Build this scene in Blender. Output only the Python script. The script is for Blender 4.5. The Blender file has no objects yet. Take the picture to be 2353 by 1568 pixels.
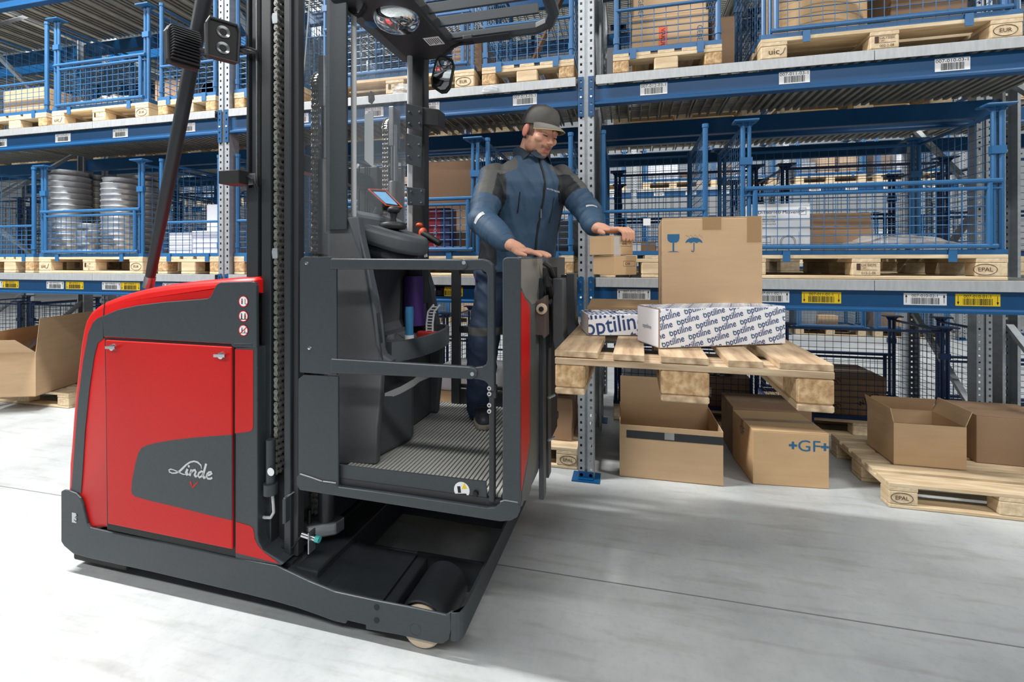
import bpy, bmesh, math, random
from mathutils import Vector, Matrix
random.seed(11)
scene = bpy.context.scene
COL = scene.collection
R = math.radians

# ------------------------------------------------------------------ camera
FPX, CX, CY, CAMH = 1085.0, 1176.5, 600.0, 1.43      # focal length, principal point (2353x1568 frame), eye height
YAW = R(13.7)
cam_d = bpy.data.cameras.new('camera'); cam = bpy.data.objects.new('camera', cam_d); COL.objects.link(cam)
cam.location = (0, 0, CAMH); cam.rotation_euler = (R(90), 0, YAW)
cam_d.sensor_width = 36; cam_d.lens = 36*FPX/2353; cam_d.shift_y = -(784-CY)/2353
cam_d.clip_start = .05; cam_d.clip_end = 100
scene.camera = cam

# ------------------------------------------------------------------ light and exposure
scene.view_settings.view_transform = 'Standard'; scene.view_settings.look = 'None'
scene.view_settings.exposure = 0.24; scene.view_settings.gamma = 1; scene.view_settings.use_curve_mapping = False
wd = bpy.data.worlds.new('hall_ambient'); scene.world = wd; wd.use_nodes = True
wd.node_tree.nodes['Background'].inputs[0].default_value = (.93, .97, 1, 1)
wd.node_tree.nodes['Background'].inputs[1].default_value = .14
def strip(x, y, z, lx, ly, power, tilt=0, col=(1, .985, .96)):
    l = bpy.data.lights.new('strip_light', 'AREA'); l.shape = 'RECTANGLE'; l.size = lx; l.size_y = ly
    l.energy = power; l.color = col
    o = bpy.data.objects.new('strip_light', l); COL.objects.link(o); o.location = (x, y, z); o.rotation_euler = (tilt, 0, 0)
    return o
strip(-4.7, 1.5, 6.6, 3.0, .25, 800)                # luminaire row over the picking aisle, above and left of the truck
strip(6.3, 1.25, 6.5, 3.2, .30, 330)                 # its next luminaire to the right
strip(-3.5, 7.8, 6.8, 24.0, .4, 1050)               # luminaire row over the next aisle
strip(-3.5, -2.6, 6.0, 18.0, .4, 460, R(36))        # added unseen fill strip behind the camera, tilted to brighten the truck side

# ------------------------------------------------------------------ measuring helpers
FW = (-math.sin(YAW), math.cos(YAW)); RT = (math.cos(YAW), math.sin(YAW))
def ray(x, y):
    u = (x-CX)/FPX; v = (CY-y)/FPX
    return (u*RT[0]+FW[0], u*RT[1]+FW[1], v)
def atY(x, y, Y):
    r = ray(x, y); k = Y/r[1]; return (k*r[0], Y, CAMH+k*r[2])
def atD(x, y, D):
    r = ray(x, y); return (D*r[0], D*r[1], CAMH+D*r[2])
TA = R(-1.1); TO = atD(990, 1480, 1.714)                # truck frame: t along the truck, n away from the camera
TAX = (math.cos(TA), math.sin(TA)); TAN = (-math.sin(TA), math.cos(TA))
def w2t(p):
    dx, dy = p[0]-TO[0], p[1]-TO[1]
    return (dx*TAX[0]+dy*TAX[1], dx*TAN[0]+dy*TAN[1], p[2])
def T(x, y, n=0.):
    r = ray(x, y); k = (n+TO[0]*TAN[0]+TO[1]*TAN[1])/(r[0]*TAN[0]+r[1]*TAN[1])
    return w2t((k*r[0], k*r[1], CAMH+k*r[2]))
def Tt(x, y, t):
    r = ray(x, y); k = (t+TO[0]*TAX[0]+TO[1]*TAX[1])/(r[0]*TAX[0]+r[1]*TAX[1])
    return w2t((k*r[0], k*r[1], CAMH+k*r[2]))
def Tp(pts, n=0.): return [(T(x, y, n)[0], T(x, y, n)[2]) for x, y in pts]
def Td(x, y, D): return w2t(atD(x, y, D))

# ------------------------------------------------------------------ mesh builder
class MB:
    def __init__(s): s.v = []; s.f = []
    def add(s, vs, fs):
        o = len(s.v); s.v += [tuple(v) for v in vs]; s.f += [tuple(i+o for i in f) for f in fs]; return s
    def box(s, x0, x1, y0, y1, z0, z1):
        return s.add([(x0,y0,z0),(x1,y0,z0),(x1,y1,z0),(x0,y1,z0),(x0,y0,z1),(x1,y0,z1),(x1,y1,z1),(x0,y1,z1)],
                     [(0,3,2,1),(4,5,6,7),(0,1,5,4),(1,2,6,5),(2,3,7,6),(3,0,4,7)])
    def bar(s, p0, p1, w, h, up=(0,0,1)):
        p0 = Vector(p0); p1 = Vector(p1); d = (p1-p0).normalized(); up = Vector(up)
        if abs(d.dot(up)) > .98: up = Vector((0,1,0))
        r = d.cross(up).normalized()*w/2; u = r.cross(d).normalized()*h/2
        vs = []
        for p in (p0, p1): vs += [p-r-u, p+r-u, p+r+u, p-r+u]
        return s.add(vs, [(0,3,2,1),(4,5,6,7),(0,1,5,4),(1,2,6,5),(2,3,7,6),(3,0,4,7)])
    def prism(s, poly, axis, a0, a1):
        n = len(poly)
        def P(p, a): return (a,p[0],p[1]) if axis=='x' else ((p[0],a,p[1]) if axis=='y' else (p[0],p[1],a))
        vs = [P(p,a0) for p in poly]+[P(p,a1) for p in poly]
        fs = [tuple(range(n)), tuple(range(2*n-1,n-1,-1))]+[(i,(i+1)%n,n+(i+1)%n,n+i) for i in range(n)]
        return s.add(vs, fs)
    def rings(s, rings, cap=True, closed=False):
        n = len(rings[0]); vs = [p for r in rings for p in r]; fs = []
        m = len(rings)
        for k in range(m if closed else m-1):
            k2 = (k+1) % m
            for i in range(n):
                j = (i+1) % n; fs.append((k*n+i, k*n+j, k2*n+j, k2*n+i))
        if cap and not closed: fs += [tuple(range(n-1,-1,-1)), tuple(range((m-1)*n, m*n))]
        return s.add(vs, fs)
    def tube(s, pts, r, seg=8, cap=True, flat=1.0, closed=False):
        pts = [Vector(p) for p in pts]; n = len(pts); rr = r if isinstance(r,(list,tuple)) else [r]*n
        rs = []; prev = None
        for i, p in enumerate(pts):
            if closed: d = pts[(i+1)%n]-pts[i-1]
            else: d = (pts[min(i+1,n-1)]-pts[max(i-1,0)])
            d.normalize()
            if prev is None:
                a = Vector((0,0,1)) if abs(d.z) < .9 else Vector((0,1,0)); u = d.cross(a).normalized()
            else:
                u = (prev-d*prev.dot(d)).normalized()
            prev = u; w = d.cross(u)
            rs.append([p+u*rr[i]*math.cos(2*math.pi*k/seg+.3927)+w*rr[i]*flat*math.sin(2*math.pi*k/seg+.3927) for k in range(seg)])
        return s.rings(rs, cap, closed)
    def lathe(s, prof, c, axis='z', seg=20):
        rs = []
        for r, a in prof:
            ring = []
            for k in range(seg):
                q = 2*math.pi*k/seg; x, y = r*math.cos(q), r*math.sin(q)
                ring.append((c[0]+x,c[1]+y,c[2]+a) if axis=='z' else ((c[0]+x,c[1]+a,c[2]+y) if axis=='y' else (c[0]+a,c[1]+x,c[2]+y)))
            rs.append(ring)
        return s.rings(rs)
    def ball(s, c, rx, ry, rz, seg=16, rg=10):
        rs = []
        for i in range(1, rg):
            q = math.pi*i/rg
            rs.append([(c[0]+rx*math.sin(q)*math.cos(2*math.pi*k/seg), c[1]+ry*math.sin(q)*math.sin(2*math.pi*k/seg), c[2]-rz*math.cos(q)) for k in range(seg)])
        return s.rings(rs)
    def cap(s, p0, r0, p1, r1, seg=14, rg=5):
        p0 = Vector(p0); p1 = Vector(p1); d = p1-p0; L = d.length
        d = d.normalized() if L > 1e-6 else Vector((0,0,1))
        pts = []; rad = []
        for i in range(rg): q = math.pi/2*(1-i/rg); pts.append(p0-d*r0*math.sin(q)); rad.append(max(r0*math.cos(q), r0*.06))
        pts.append(p0); rad.append(r0); pts.append(p1+d*1e-5); rad.append(r1)
        for i in range(1, rg+1): q = math.pi/2*i/rg; pts.append(p1+d*r1*math.sin(q)); rad.append(max(r1*math.cos(q), r1*.06))
        a = Vector((0,0,1)) if abs(d.z) < .9 else Vector((0,1,0)); u = d.cross(a).normalized(); w = d.cross(u)
        return s.rings([[p+(u*math.cos(2*math.pi*k/seg)+w*math.sin(2*math.pi*k/seg))*r for k in range(seg)] for p, r in zip(pts, rad)])
    def tf(s, m):
        s.v = [tuple(m @ Vector(v)) for v in s.v]; return s
    def mesh(s, name, smooth=False):
        me = bpy.data.meshes.new(name); me.from_pydata(s.v, [], s.f); me.update()
        bm = bmesh.new(); bm.from_mesh(me); bmesh.ops.recalc_face_normals(bm, faces=bm.faces); bm.to_mesh(me); bm.free()
        if smooth:
            for p in me.polygons: p.use_smooth = True
        return me
    def build(s, name, mat, parent=None, bevel=0, smooth=False, seg=2, sub=0, kind=None, label=None):
        return obj(name, s.mesh(name, smooth), mat, parent, bevel, seg, sub, kind, label)
def obj(name, me, mat, parent=None, bevel=0, seg=2, sub=0, kind=None, label=None):
    if mat is not None and not me.materials: me.materials.append(mat)
    o = bpy.data.objects.new(name, me); COL.objects.link(o)
    if parent is not None: o.parent = parent
    if bevel:
        b = o.modifiers.new('bevel', 'BEVEL'); b.width = bevel; b.segments = seg; b.limit_method = 'ANGLE'; b.angle_limit = R(40)
    if sub:
        q = o.modifiers.new('sub', 'SUBSURF'); q.levels = sub; q.render_levels = sub
    if kind: o['kind'] = kind
    if label: o['label'] = label
    return o
def tag(o, label, cat, group=None):
    o['label'] = label; o['category'] = cat
    if group: o['group'] = group
    return o
def thing(name, label, cat, loc=(0,0,0), rz=0, group=None):
    o = bpy.data.objects.new(name, None); o.empty_display_size = .1; COL.objects.link(o); o.location = loc; o.rotation_euler = (0,0,rz)
    return tag(o, label, cat, group)
CHILD = {}
def copy_tree(o, parent=None):
    c = o.copy(); COL.objects.link(c)
    if parent is not None: c.parent = parent
    for ch in list(o.children): copy_tree(ch, c)
    return c
def smooth_angle(o, a=40):
    for p in o.data.polygons: p.use_smooth = True
    try: o.data.set_sharp_from_angle(angle=R(a))
    except Exception: pass
    return o
_tc = {}
def text_geo(s, bold=0):
    if (s, bold) in _tc: return _tc[s, bold]
    if True:
        cu = bpy.data.curves.new('txt', 'FONT'); cu.body = s; cu.align_x = 'CENTER'; cu.size = 1; cu.resolution_u = 3; cu.offset = bold
        to = bpy.data.objects.new('txt', cu); COL.objects.link(to)
        dg = bpy.context.evaluated_depsgraph_get(); me = bpy.data.meshes.new_from_object(to.evaluated_get(dg))
        _tc[s, bold] = ([tuple(v.co) for v in me.vertices], [tuple(p.vertices) for p in me.polygons])
        bpy.data.objects.remove(to); bpy.data.curves.remove(cu); bpy.data.meshes.remove(me)
    return _tc[s, bold]
ORD = ['first','second','third','fourth','fifth','sixth','seventh','eighth','ninth','tenth','eleventh','twelfth','thirteenth','fourteenth','fifteenth','sixteenth']
def text(mb, s, size, c, right, up, wide=1.0):
    vs, fs = text_geo(s); c = Vector(c); right = Vector(right).normalized(); up = Vector(up).normalized()
    return mb.add([c+right*v[0]*size*wide+up*(v[1]-.33)*size for v in vs], fs)

# ------------------------------------------------------------------ materials
def lin(c):
    f = lambda v: v/12.92 if v <= .04045 else ((v+.055)/1.055)**2.4
    return tuple(f(x/255) for x in c)+(1,)
def mat(name, rgb, rough=.5, metal=0, vary=0, scale=8, stretch=(1,1,1), bump=0, coat=0, rgb2=None, spec=.5, trans=0, alpha=1, emit=None, bscale=None):
    m = bpy.data.materials.new(name); m.use_nodes = True; nt = m.node_tree; b = nt.nodes['Principled BSDF']
    b.inputs['Base Color'].default_value = lin(rgb); b.inputs['Roughness'].default_value = rough; b.inputs['Metallic'].default_value = metal
    b.inputs['Specular IOR Level'].default_value = spec; b.inputs['Coat Weight'].default_value = coat; b.inputs['Coat Roughness'].default_value = .12
    b.inputs['Transmission Weight'].default_value = trans; b.inputs['Alpha'].default_value = alpha
    if emit: b.inputs['Emission Color'].default_value = lin(emit[0]); b.inputs['Emission Strength'].default_value = emit[1]
    if vary or bump:
        tc = nt.nodes.new('ShaderNodeTexCoord'); mp = nt.nodes.new('ShaderNodeMapping'); mp.inputs['Scale'].default_value = stretch
        nt.links.new(tc.outputs['Object'], mp.inputs['Vector'])
        nz = nt.nodes.new('ShaderNodeTexNoise'); nz.inputs['Scale'].default_value = scale; nz.inputs['Detail'].default_value = 6
        nt.links.new(mp.outputs[0], nz.inputs['Vector'])
        if vary:
            rp = nt.nodes.new('ShaderNodeValToRGB'); c = lin(rgb)
            c1 = lin(rgb2) if rgb2 else tuple(x*(1-vary) for x in c[:3])+(1,); c2 = c if rgb2 else tuple(min(1,x*(1+vary)) for x in c[:3])+(1,)
            rp.color_ramp.elements[0].color = c1; rp.color_ramp.elements[1].color = c2
            rp.color_ramp.elements[0].position = .32; rp.color_ramp.elements[1].position = .68
            nt.links.new(nz.outputs['Fac'], rp.inputs[0]); nt.links.new(rp.outputs[0], b.inputs['Base Color'])
        if bump:
            n2 = nz
            if bscale:
                n2 = nt.nodes.new('ShaderNodeTexNoise'); n2.inputs['Scale'].default_value = bscale; nt.links.new(mp.outputs[0], n2.inputs['Vector'])
            bp = nt.nodes.new('ShaderNodeBump'); bp.inputs['Strength'].default_value = bump; bp.inputs['Distance'].default_value = .01
            nt.links.new(n2.outputs['Fac'], bp.inputs['Height']); nt.links.new(bp.outputs[0], b.inputs['Normal'])
    return m
M = {}
M['red'] = mat('red_paint', (196,14,12), .4, coat=.0, vary=.03, scale=3, spec=.32)
M['grey'] = mat('anthracite_paint', (58,64,69), .42, vary=.06, scale=60, bump=.02, spec=.4)
M['grey2'] = mat('anthracite_plastic', (84,89,94), .5, vary=.05, scale=40, bump=.03, bscale=300)
M['dark'] = mat('black_plastic', (46,48,51), .5, vary=.05, scale=30)
M['forksteel'] = mat('dark_fork_steel', (88,92,95), .4, metal=.5, vary=.1, scale=10)
M['black'] = mat('black_rubber', (17,18,20), .6)
M['mast'] = mat('mast_steel_paint', (46,50,54), .38, vary=.06, scale=20, spec=.5)
M['chain'] = mat('oiled_chain_steel', (138,137,132), .38, metal=.6, vary=.2, scale=80)
M['chrome'] = mat('bright_steel', (205,208,212), .18, metal=1)
M['steel'] = mat('brushed_steel', (150,154,158), .35, metal=.85, vary=.1, scale=12, stretch=(1,1,8))
M['rod'] = mat('light_grey_rod', (196,198,200), .4)
M['galv'] = mat('galvanised_steel', (168,174,179), .42, metal=.45, vary=.1, scale=14, stretch=(1,1,3))
M['galvlip'] = mat('galvanised_deck_edge', (176,180,183), .45, metal=.35, vary=.08, scale=22, stretch=(3,1,.6))
M['deck'] = mat('galvanised_decking', (150,150,142), .5, metal=.4, vary=.12, scale=10)
M['blue'] = mat('blue_beam_paint', (2,72,120), .4, vary=.04, scale=5)
M['cage'] = mat('blue_cage_paint', (42,98,146), .4, vary=.06, scale=15)
M['cage_shade'] = mat('shaded_blue_cage_paint', (22,54,98), .45, vary=.06, scale=15)  # the same cage blue, darkened in colour for the shade of the second row
M['wood'] = mat('pallet_wood', (222,204,172), .7, vary=1, rgb2=(192,166,130), scale=5, stretch=(1,7,7), bump=.15)
M['woody'] = mat('pallet_wood_cross', (224,206,174), .7, vary=1, rgb2=(196,170,134), scale=5, stretch=(7,1,7), bump=.15)
M['old'] = mat('worn_pallet_wood', (206,184,152), .75, vary=1, rgb2=(146,120,94), scale=4, stretch=(8,1,8), bump=.25)
M['oldx'] = mat('worn_pallet_wood_cross', (208,184,150), .75, vary=1, rgb2=(152,124,96), scale=4, stretch=(1,8,8), bump=.25)
M['chip'] = mat('pressed_chip_block', (208,178,136), .85, vary=1, rgb2=(160,124,84), scale=45, bump=.6)
M['card'] = mat('cardboard', (198,167,131), .75, vary=.05, scale=4, stretch=(1,1,6))
M['card2'] = mat('cardboard_tan', (200,167,126), .75, vary=.05, scale=4, stretch=(1,1,6))
M['card3'] = mat('cardboard_brown', (150,122,96), .8, vary=.06, scale=4)
M['tape'] = mat('brown_packing_tape', (186,152,112), .3, coat=.3, alpha=.7)
M['film'] = mat('clear_plastic_film', (225,228,230), .12, alpha=.35, bump=.4, scale=14, vary=.02)
M['white'] = mat('white_label', (236,238,240), .5)
M['whitebox'] = mat('white_carton', (238,240,246), .55)
M['yellow'] = mat('yellow_label', (240,205,30), .5)
M['ink'] = mat('black_ink', (26,26,28), .6)
M['inkbrown'] = mat('brand_stamp_ink', (70,46,34), .7)
M['inkblue'] = mat('blue_ink', (36,98,140), .6)
M['navy'] = mat('navy_print', (44,70,122), .55)
M['green'] = mat('green_print', (20,160,110), .55)
M['plastic_grey'] = mat('grey_bucket_plastic', (172,174,176), .32, metal=.5, vary=.1, scale=6)
M['glass'] = mat('acrylic_pane', (190,200,206), .06, alpha=.14, spec=.6)
M['glass2'] = mat('clear_acrylic_pane', (150,160,166), .08, alpha=.06, spec=.5)
M['cons'] = mat('console_plastic', (88,90,93), .5, vary=.05, scale=30)
M['glassedge'] = mat('acrylic_edge', (190,198,202), .3)
M['mirror'] = mat('mirror_glass', (225,228,230), .03, metal=1)
M['orange'] = mat('orange_plastic', (236,92,44), .45)
M['weld'] = mat('weld_bead', (122,125,128), .5)
M['purple'] = mat('purple_film_roll', (78,52,120), .4)
M['tapeblue'] = mat('blue_handle_plastic', (66,138,186), .4)
M['tapered'] = mat('red_plastic', (176,46,44), .4)
M['screen'] = mat('lit_screen', (96,150,190), .2, emit=((110,165,205), .55))
M['teal'] = mat('teal_sensor_tip', (70,180,175), .4)
M['beige'] = mat('polyurethane_tyre', (205,186,160), .5)
M['wall'] = mat('white_wall_panel', (205,210,214), .7)
# ------------------------------------------------------------------ floor and far wall
def concrete():
    m = bpy.data.materials.new('polished_concrete'); m.use_nodes = True; nt = m.node_tree; b = nt.nodes['Principled BSDF']; N = nt.nodes.new; L = nt.links.new
    tc = N('ShaderNodeTexCoord')
    n1 = N('ShaderNodeTexNoise'); n1.inputs['Scale'].default_value = .9; n1.inputs['Detail'].default_value = 8; n1.inputs['Roughness'].default_value = .62
    L(tc.outputs['Object'], n1.inputs['Vector'])
    mp = N('ShaderNodeMapping'); mp.inputs['Scale'].default_value = (1.2, 9, 1); mp.inputs['Rotation'].default_value = (0, 0, R(6)); L(tc.outputs['Object'], mp.inputs['Vector'])
    n2 = N('ShaderNodeTexNoise'); n2.inputs['Scale'].default_value = 2.2; n2.inputs['Detail'].default_value = 7; L(mp.outputs[0], n2.inputs['Vector'])
    n3 = N('ShaderNodeTexNoise'); n3.inputs['Scale'].default_value = 38; n3.inputs['Detail'].default_value = 4; L(tc.outputs['Object'], n3.inputs['Vector'])
    r1 = N('ShaderNodeValToRGB'); r1.color_ramp.elements[0].color = lin((158,163,165)); r1.color_ramp.elements[1].color = lin((192,197,198))
    r1.color_ramp.elements[0].position = .34; r1.color_ramp.elements[1].position = .62; L(n1.outputs['Fac'], r1.inputs[0])
    r2 = N('ShaderNodeValToRGB'); r2.color_ramp.elements[0].color = lin((178,170,156)); r2.color_ramp.elements[1].color = (1,1,1,1)
    r2.color_ramp.elements[0].position = .30; r2.color_ramp.elements[1].position = .47; L(n2.outputs['Fac'], r2.inputs[0])
    r3 = N('ShaderNodeValToRGB'); r3.color_ramp.elements[0].color = (.86,.86,.86,1); r3.color_ramp.elements[1].color = (1,1,1,1)
    r3.color_ramp.elements[0].position = .3; r3.color_ramp.elements[1].position = .5; L(n3.outputs['Fac'], r3.inputs[0])
    x1 = N('ShaderNodeMixRGB'); x1.blend_type = 'MULTIPLY'; x1.inputs[0].default_value = .28; L(r1.outputs[0], x1.inputs[1]); L(r2.outputs[0], x1.inputs[2])
    x2 = N('ShaderNodeMixRGB'); x2.blend_type = 'MULTIPLY'; x2.inputs[0].default_value = .5; L(x1.outputs[0], x2.inputs[1]); L(r3.outputs[0], x2.inputs[2])
    L(x2.outputs[0], b.inputs['Base Color'])
    mr = N('ShaderNodeMapRange'); mr.inputs[3].default_value = .30; mr.inputs[4].default_value = .52; L(n1.outputs['Fac'], mr.inputs[0]); L(mr.outputs[0], b.inputs['Roughness'])
    return m
fl = MB().box(-30, 16, -6, 16, -.1, 0).build('floor', concrete()); fl['kind'] = 'structure'
wl = MB().box(-30, 16, 15, 15.2, 0, 6.0).build('wall_back', M['wall']); wl['kind'] = 'structure'
jm = mat('joint_filler', (120,122,122), .7)
for i, (y0, w) in enumerate(((2.14, .006), (1.02, .004))):
    j = MB().box(-14, 8, y0, y0+w, .0002, .0012).build('trim_%d' % (i+1), jm); j['kind'] = 'structure'
ck = MB(); pts = [(-.42+.010*math.sin(k*1.9)+.006*k, 1.52-.035*k, .0006) for k in range(9)]
for a, b in zip(pts, pts[1:]): ck.bar(a, b, .0016, .0006)
c_ = ck.build('trim_3', jm); c_['kind'] = 'structure'

# ------------------------------------------------------------------ pallet rack
RY = 3.127                      # front plane of the rack in the photograph
BAY = 2.865; PX0 = -.261
LEVELS = (1.32, 2.63, 3.94)
def holed_strip(mb, x0, x1, y0, y1, z0, z1, hw, hh, pitch, first):
    xm = (x0+x1)/2
    mb.box(x0, xm-hw/2, y0, y1, z0, z1); mb.box(xm+hw/2, x1, y0, y1, z0, z1)
    z = z0; k = first
    while k+hh/2 < z1:
        mb.box(xm-hw/2, xm+hw/2, y0, y1, z, k-hh/2); z = k+hh/2; k += pitch
    mb.box(xm-hw/2, xm+hw/2, y0, y1, z, z1)
def post_mesh(h):
    mb = MB(); p = .0025
    holed_strip(mb, -.052, -.012, 0, p, .0, h, .014, .017, .05, .07)
    holed_strip(mb, .012, .052, 0, p, .0, h, .014, .017, .05, .07)
    mb.box(-.012, -.009, 0, .012, 0, h); mb.box(.009, .012, 0, .012, 0, h); mb.box(-.012, .012, .010, .0125, 0, h)
    for s in (-1, 1):
        mb.box(min(s*.052, s*.0495), max(s*.052, s*.0495), 0, .095, 0, h)
        mb.box(min(s*.052, s*.034), max(s*.052, s*.034), .0925, .095, 0, h)
    return mb
post_me = post_mesh(4.9).mesh('post'); post_me.materials.append(M['galv'])
brace_me = {}
def upright(x, y, depth, label, group):
    t = thing('rack_upright', label, 'rack upright', (x, y-.01, 0), 0, group)
    a = obj('post', post_me, None, t)
    b = obj('post', post_me, None, t); b.location = (0, depth+.02, 0); b.rotation_euler = (0, 0, math.pi)
    for k, z in enumerate((.18, 1.05, 1.9, 2.75, 3.6)):
        key = (round(depth, 2), k % 2)
        if key not in brace_me:
            z1 = .75 if k % 2 == 0 else -.75
            brace_me[key] = MB().bar((0, .07, -z1/2), (0, depth-.05, z1/2), .03, .045, (1, 0, 0)).mesh('brace'); brace_me[key].materials.append(M['galv'])
        c = obj('brace', brace_me[key], None, t); c.location = (0, 0, z+.42)
    for z in (.12, 4.6): MB().bar((0, .07, z), (0, depth-.05, z), .03, .04).build('cross_tie', M['galv'], t)
    f = MB().box(-.09, .09, -.05, .10, 0, .006); f.box(-.048, .048, -.006, -.001, 0, .052); f.box(-.048, .048, -.028, -.001, .004, .012)
    fo = f.build('foot_plate', M['blue'], t)
    for s in (-1, 1): MB().lathe([(.001,0),(.011,0),(.011,.008),(.004,.012)], (s*.03, -.006, .03), 'y', 10).tf(Matrix.Scale(1, 4)).build('bolt', M['chrome'], fo)
    return t
def label_plate(parent, cx, y, cz, w, h, code, col='white', arrow=None):
    p = MB().box(cx-w/2, cx+w/2, y-.0015, y, cz-h/2, cz+h/2).build('location_label', M[col], parent)
    mb = MB(); ys = y-.0022; rnd = random.Random(code)
    text(mb, code, h*.36, (cx, ys, cz+h*.30), (1,0,0), (0,0,1), 1.12 if arrow is None else 1.0)
    x = cx-w*.33
    while x < cx+w*.33:
        b = rnd.choice((.0014, .0014, .0026, .004)); mb.add([(x,ys,cz-h*.42),(x+b,ys,cz-h*.42),(x+b,ys,cz+h*.12),(x,ys,cz+h*.12)], [(0,1,2,3)])
        x += b+rnd.choice((.0014, .002, .003))
    if arrow:
        s = 1 if arrow == 'up' else -1
        for ax in (cx-w*.44, cx+w*.44):
            mb.add([(ax-.0012,ys,cz-h*.32),(ax+.0012,ys,cz-h*.32),(ax+.0012,ys,cz+h*.32),(ax-.0012,ys,cz+h*.32)], [(0,1,2,3)])
            mb.add([(ax-.0055,ys,cz+s*h*.16),(ax+.0055,ys,cz+s*h*.16),(ax,ys,cz+s*h*.42)], [(0,1,2)])
    mb.build('printed_code', M['ink'], p)
plate_me = {}
def end_plate_mesh():
    mb = MB(); holed_strip(mb, -.019, .019, 0, .004, -.13, .13, .013, .016, .05, -.10); return mb
def beam(x0, x1, y, z, label, group, facing=-1, labels=(), plates=True):
    t = thing('rack_beam', label, 'rack beam', ((x0+x1)/2, y, z), 0, group); hw = (x1-x0)/2
    f = facing
    prof = [(0,-.057),(0,-.158),(f*.014,-.164),(f*.014,-.182),(-f*.045,-.182),(-f*.045,-.057)]
    MB().prism(prof, 'x', -hw, hw).build('beam_profile', M['blue'], t, bevel=.003)
    if plates:
        if 'm' not in plate_me: plate_me['m'] = end_plate_mesh().mesh('end_plate'); plate_me['m'].materials.append(M['blue'])
        for s in (-1, 1):
            e = obj('end_plate', plate_me['m'], None, t); e.location = (s*(hw+.019), -.019 if f < 0 else .015, -.125)
            MB().lathe([(.001,-.004),(.007,-.004),(.007,.003)], (s*(hw+.019), -.019 if f < 0 else .019, -.128), 'y', 10).build('lock_pin', M['white'], t)
    for lb in labels: label_plate(t, lb[0]-(x0+x1)/2, -.0005, -.107 if lb[4] is None else -.105, lb[1], lb[2], lb[3], lb[5], lb[4])
    return t
DP = .2235
def deck_mesh(depth, perforated):
    mb = MB(); w = DP-.006
    if not perforated:
        mb.box(-w/2, w/2, 0, depth, -.004, 0)
        for k in range(4): x = -w/2+.012+k*(w-.05)/3; mb.box(x, x+.026, .02, depth-.02, -.032, -.004)
    else:
        n = int(depth/.034)
        for k in range(n): y = depth*k/n; mb.box(-w/2, w/2, y, y+.018, -.004, 0)
        for x in (-w/2, -w/6, w/6-.01, w/2-.01): mb.box(x, x+.01, 0, depth, -.03, -.004)
    return mb
deck_me = {}
def deck(x0, x1, y, z, depth, label, group, perf=lambda x: False, lip=True, joints=()):
    t = thing('rack_deck', label, 'shelf deck', ((x0+x1)/2, y, z), 0, group); hw = (x1-x0)/2
    n = int(round((x1-x0)/DP))
    for k in range(n):
        x = -hw+(k+.5)*(x1-x0)/n; key = (round(depth, 2), bool(perf(x+(x0+x1)/2)))
        if key not in deck_me: deck_me[key] = deck_mesh(*key).mesh('deck_panel'); deck_me[key].materials.append(M['deck'])
        o = obj('deck_panel', deck_me[key], None, t); o.location = (x, 0, 0)
    if lip:
        xs = [x0+.012]+list(joints)+[x1-.012]
        for a, b in zip(xs, xs[1:]):
            c = (x0+x1)/2; MB().box(a-c+.0015, b-c-.0015, -.034, -.028, -.058, .002).box(a-c+.0015, b-c-.0015, -.028, .0, -.002, .002).build('deck_edge', M['galvlip'], t, bevel=.0015)
    return t
def code(k, lv): return '007-%03d-%02d-1' % (k, lv)
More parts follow.
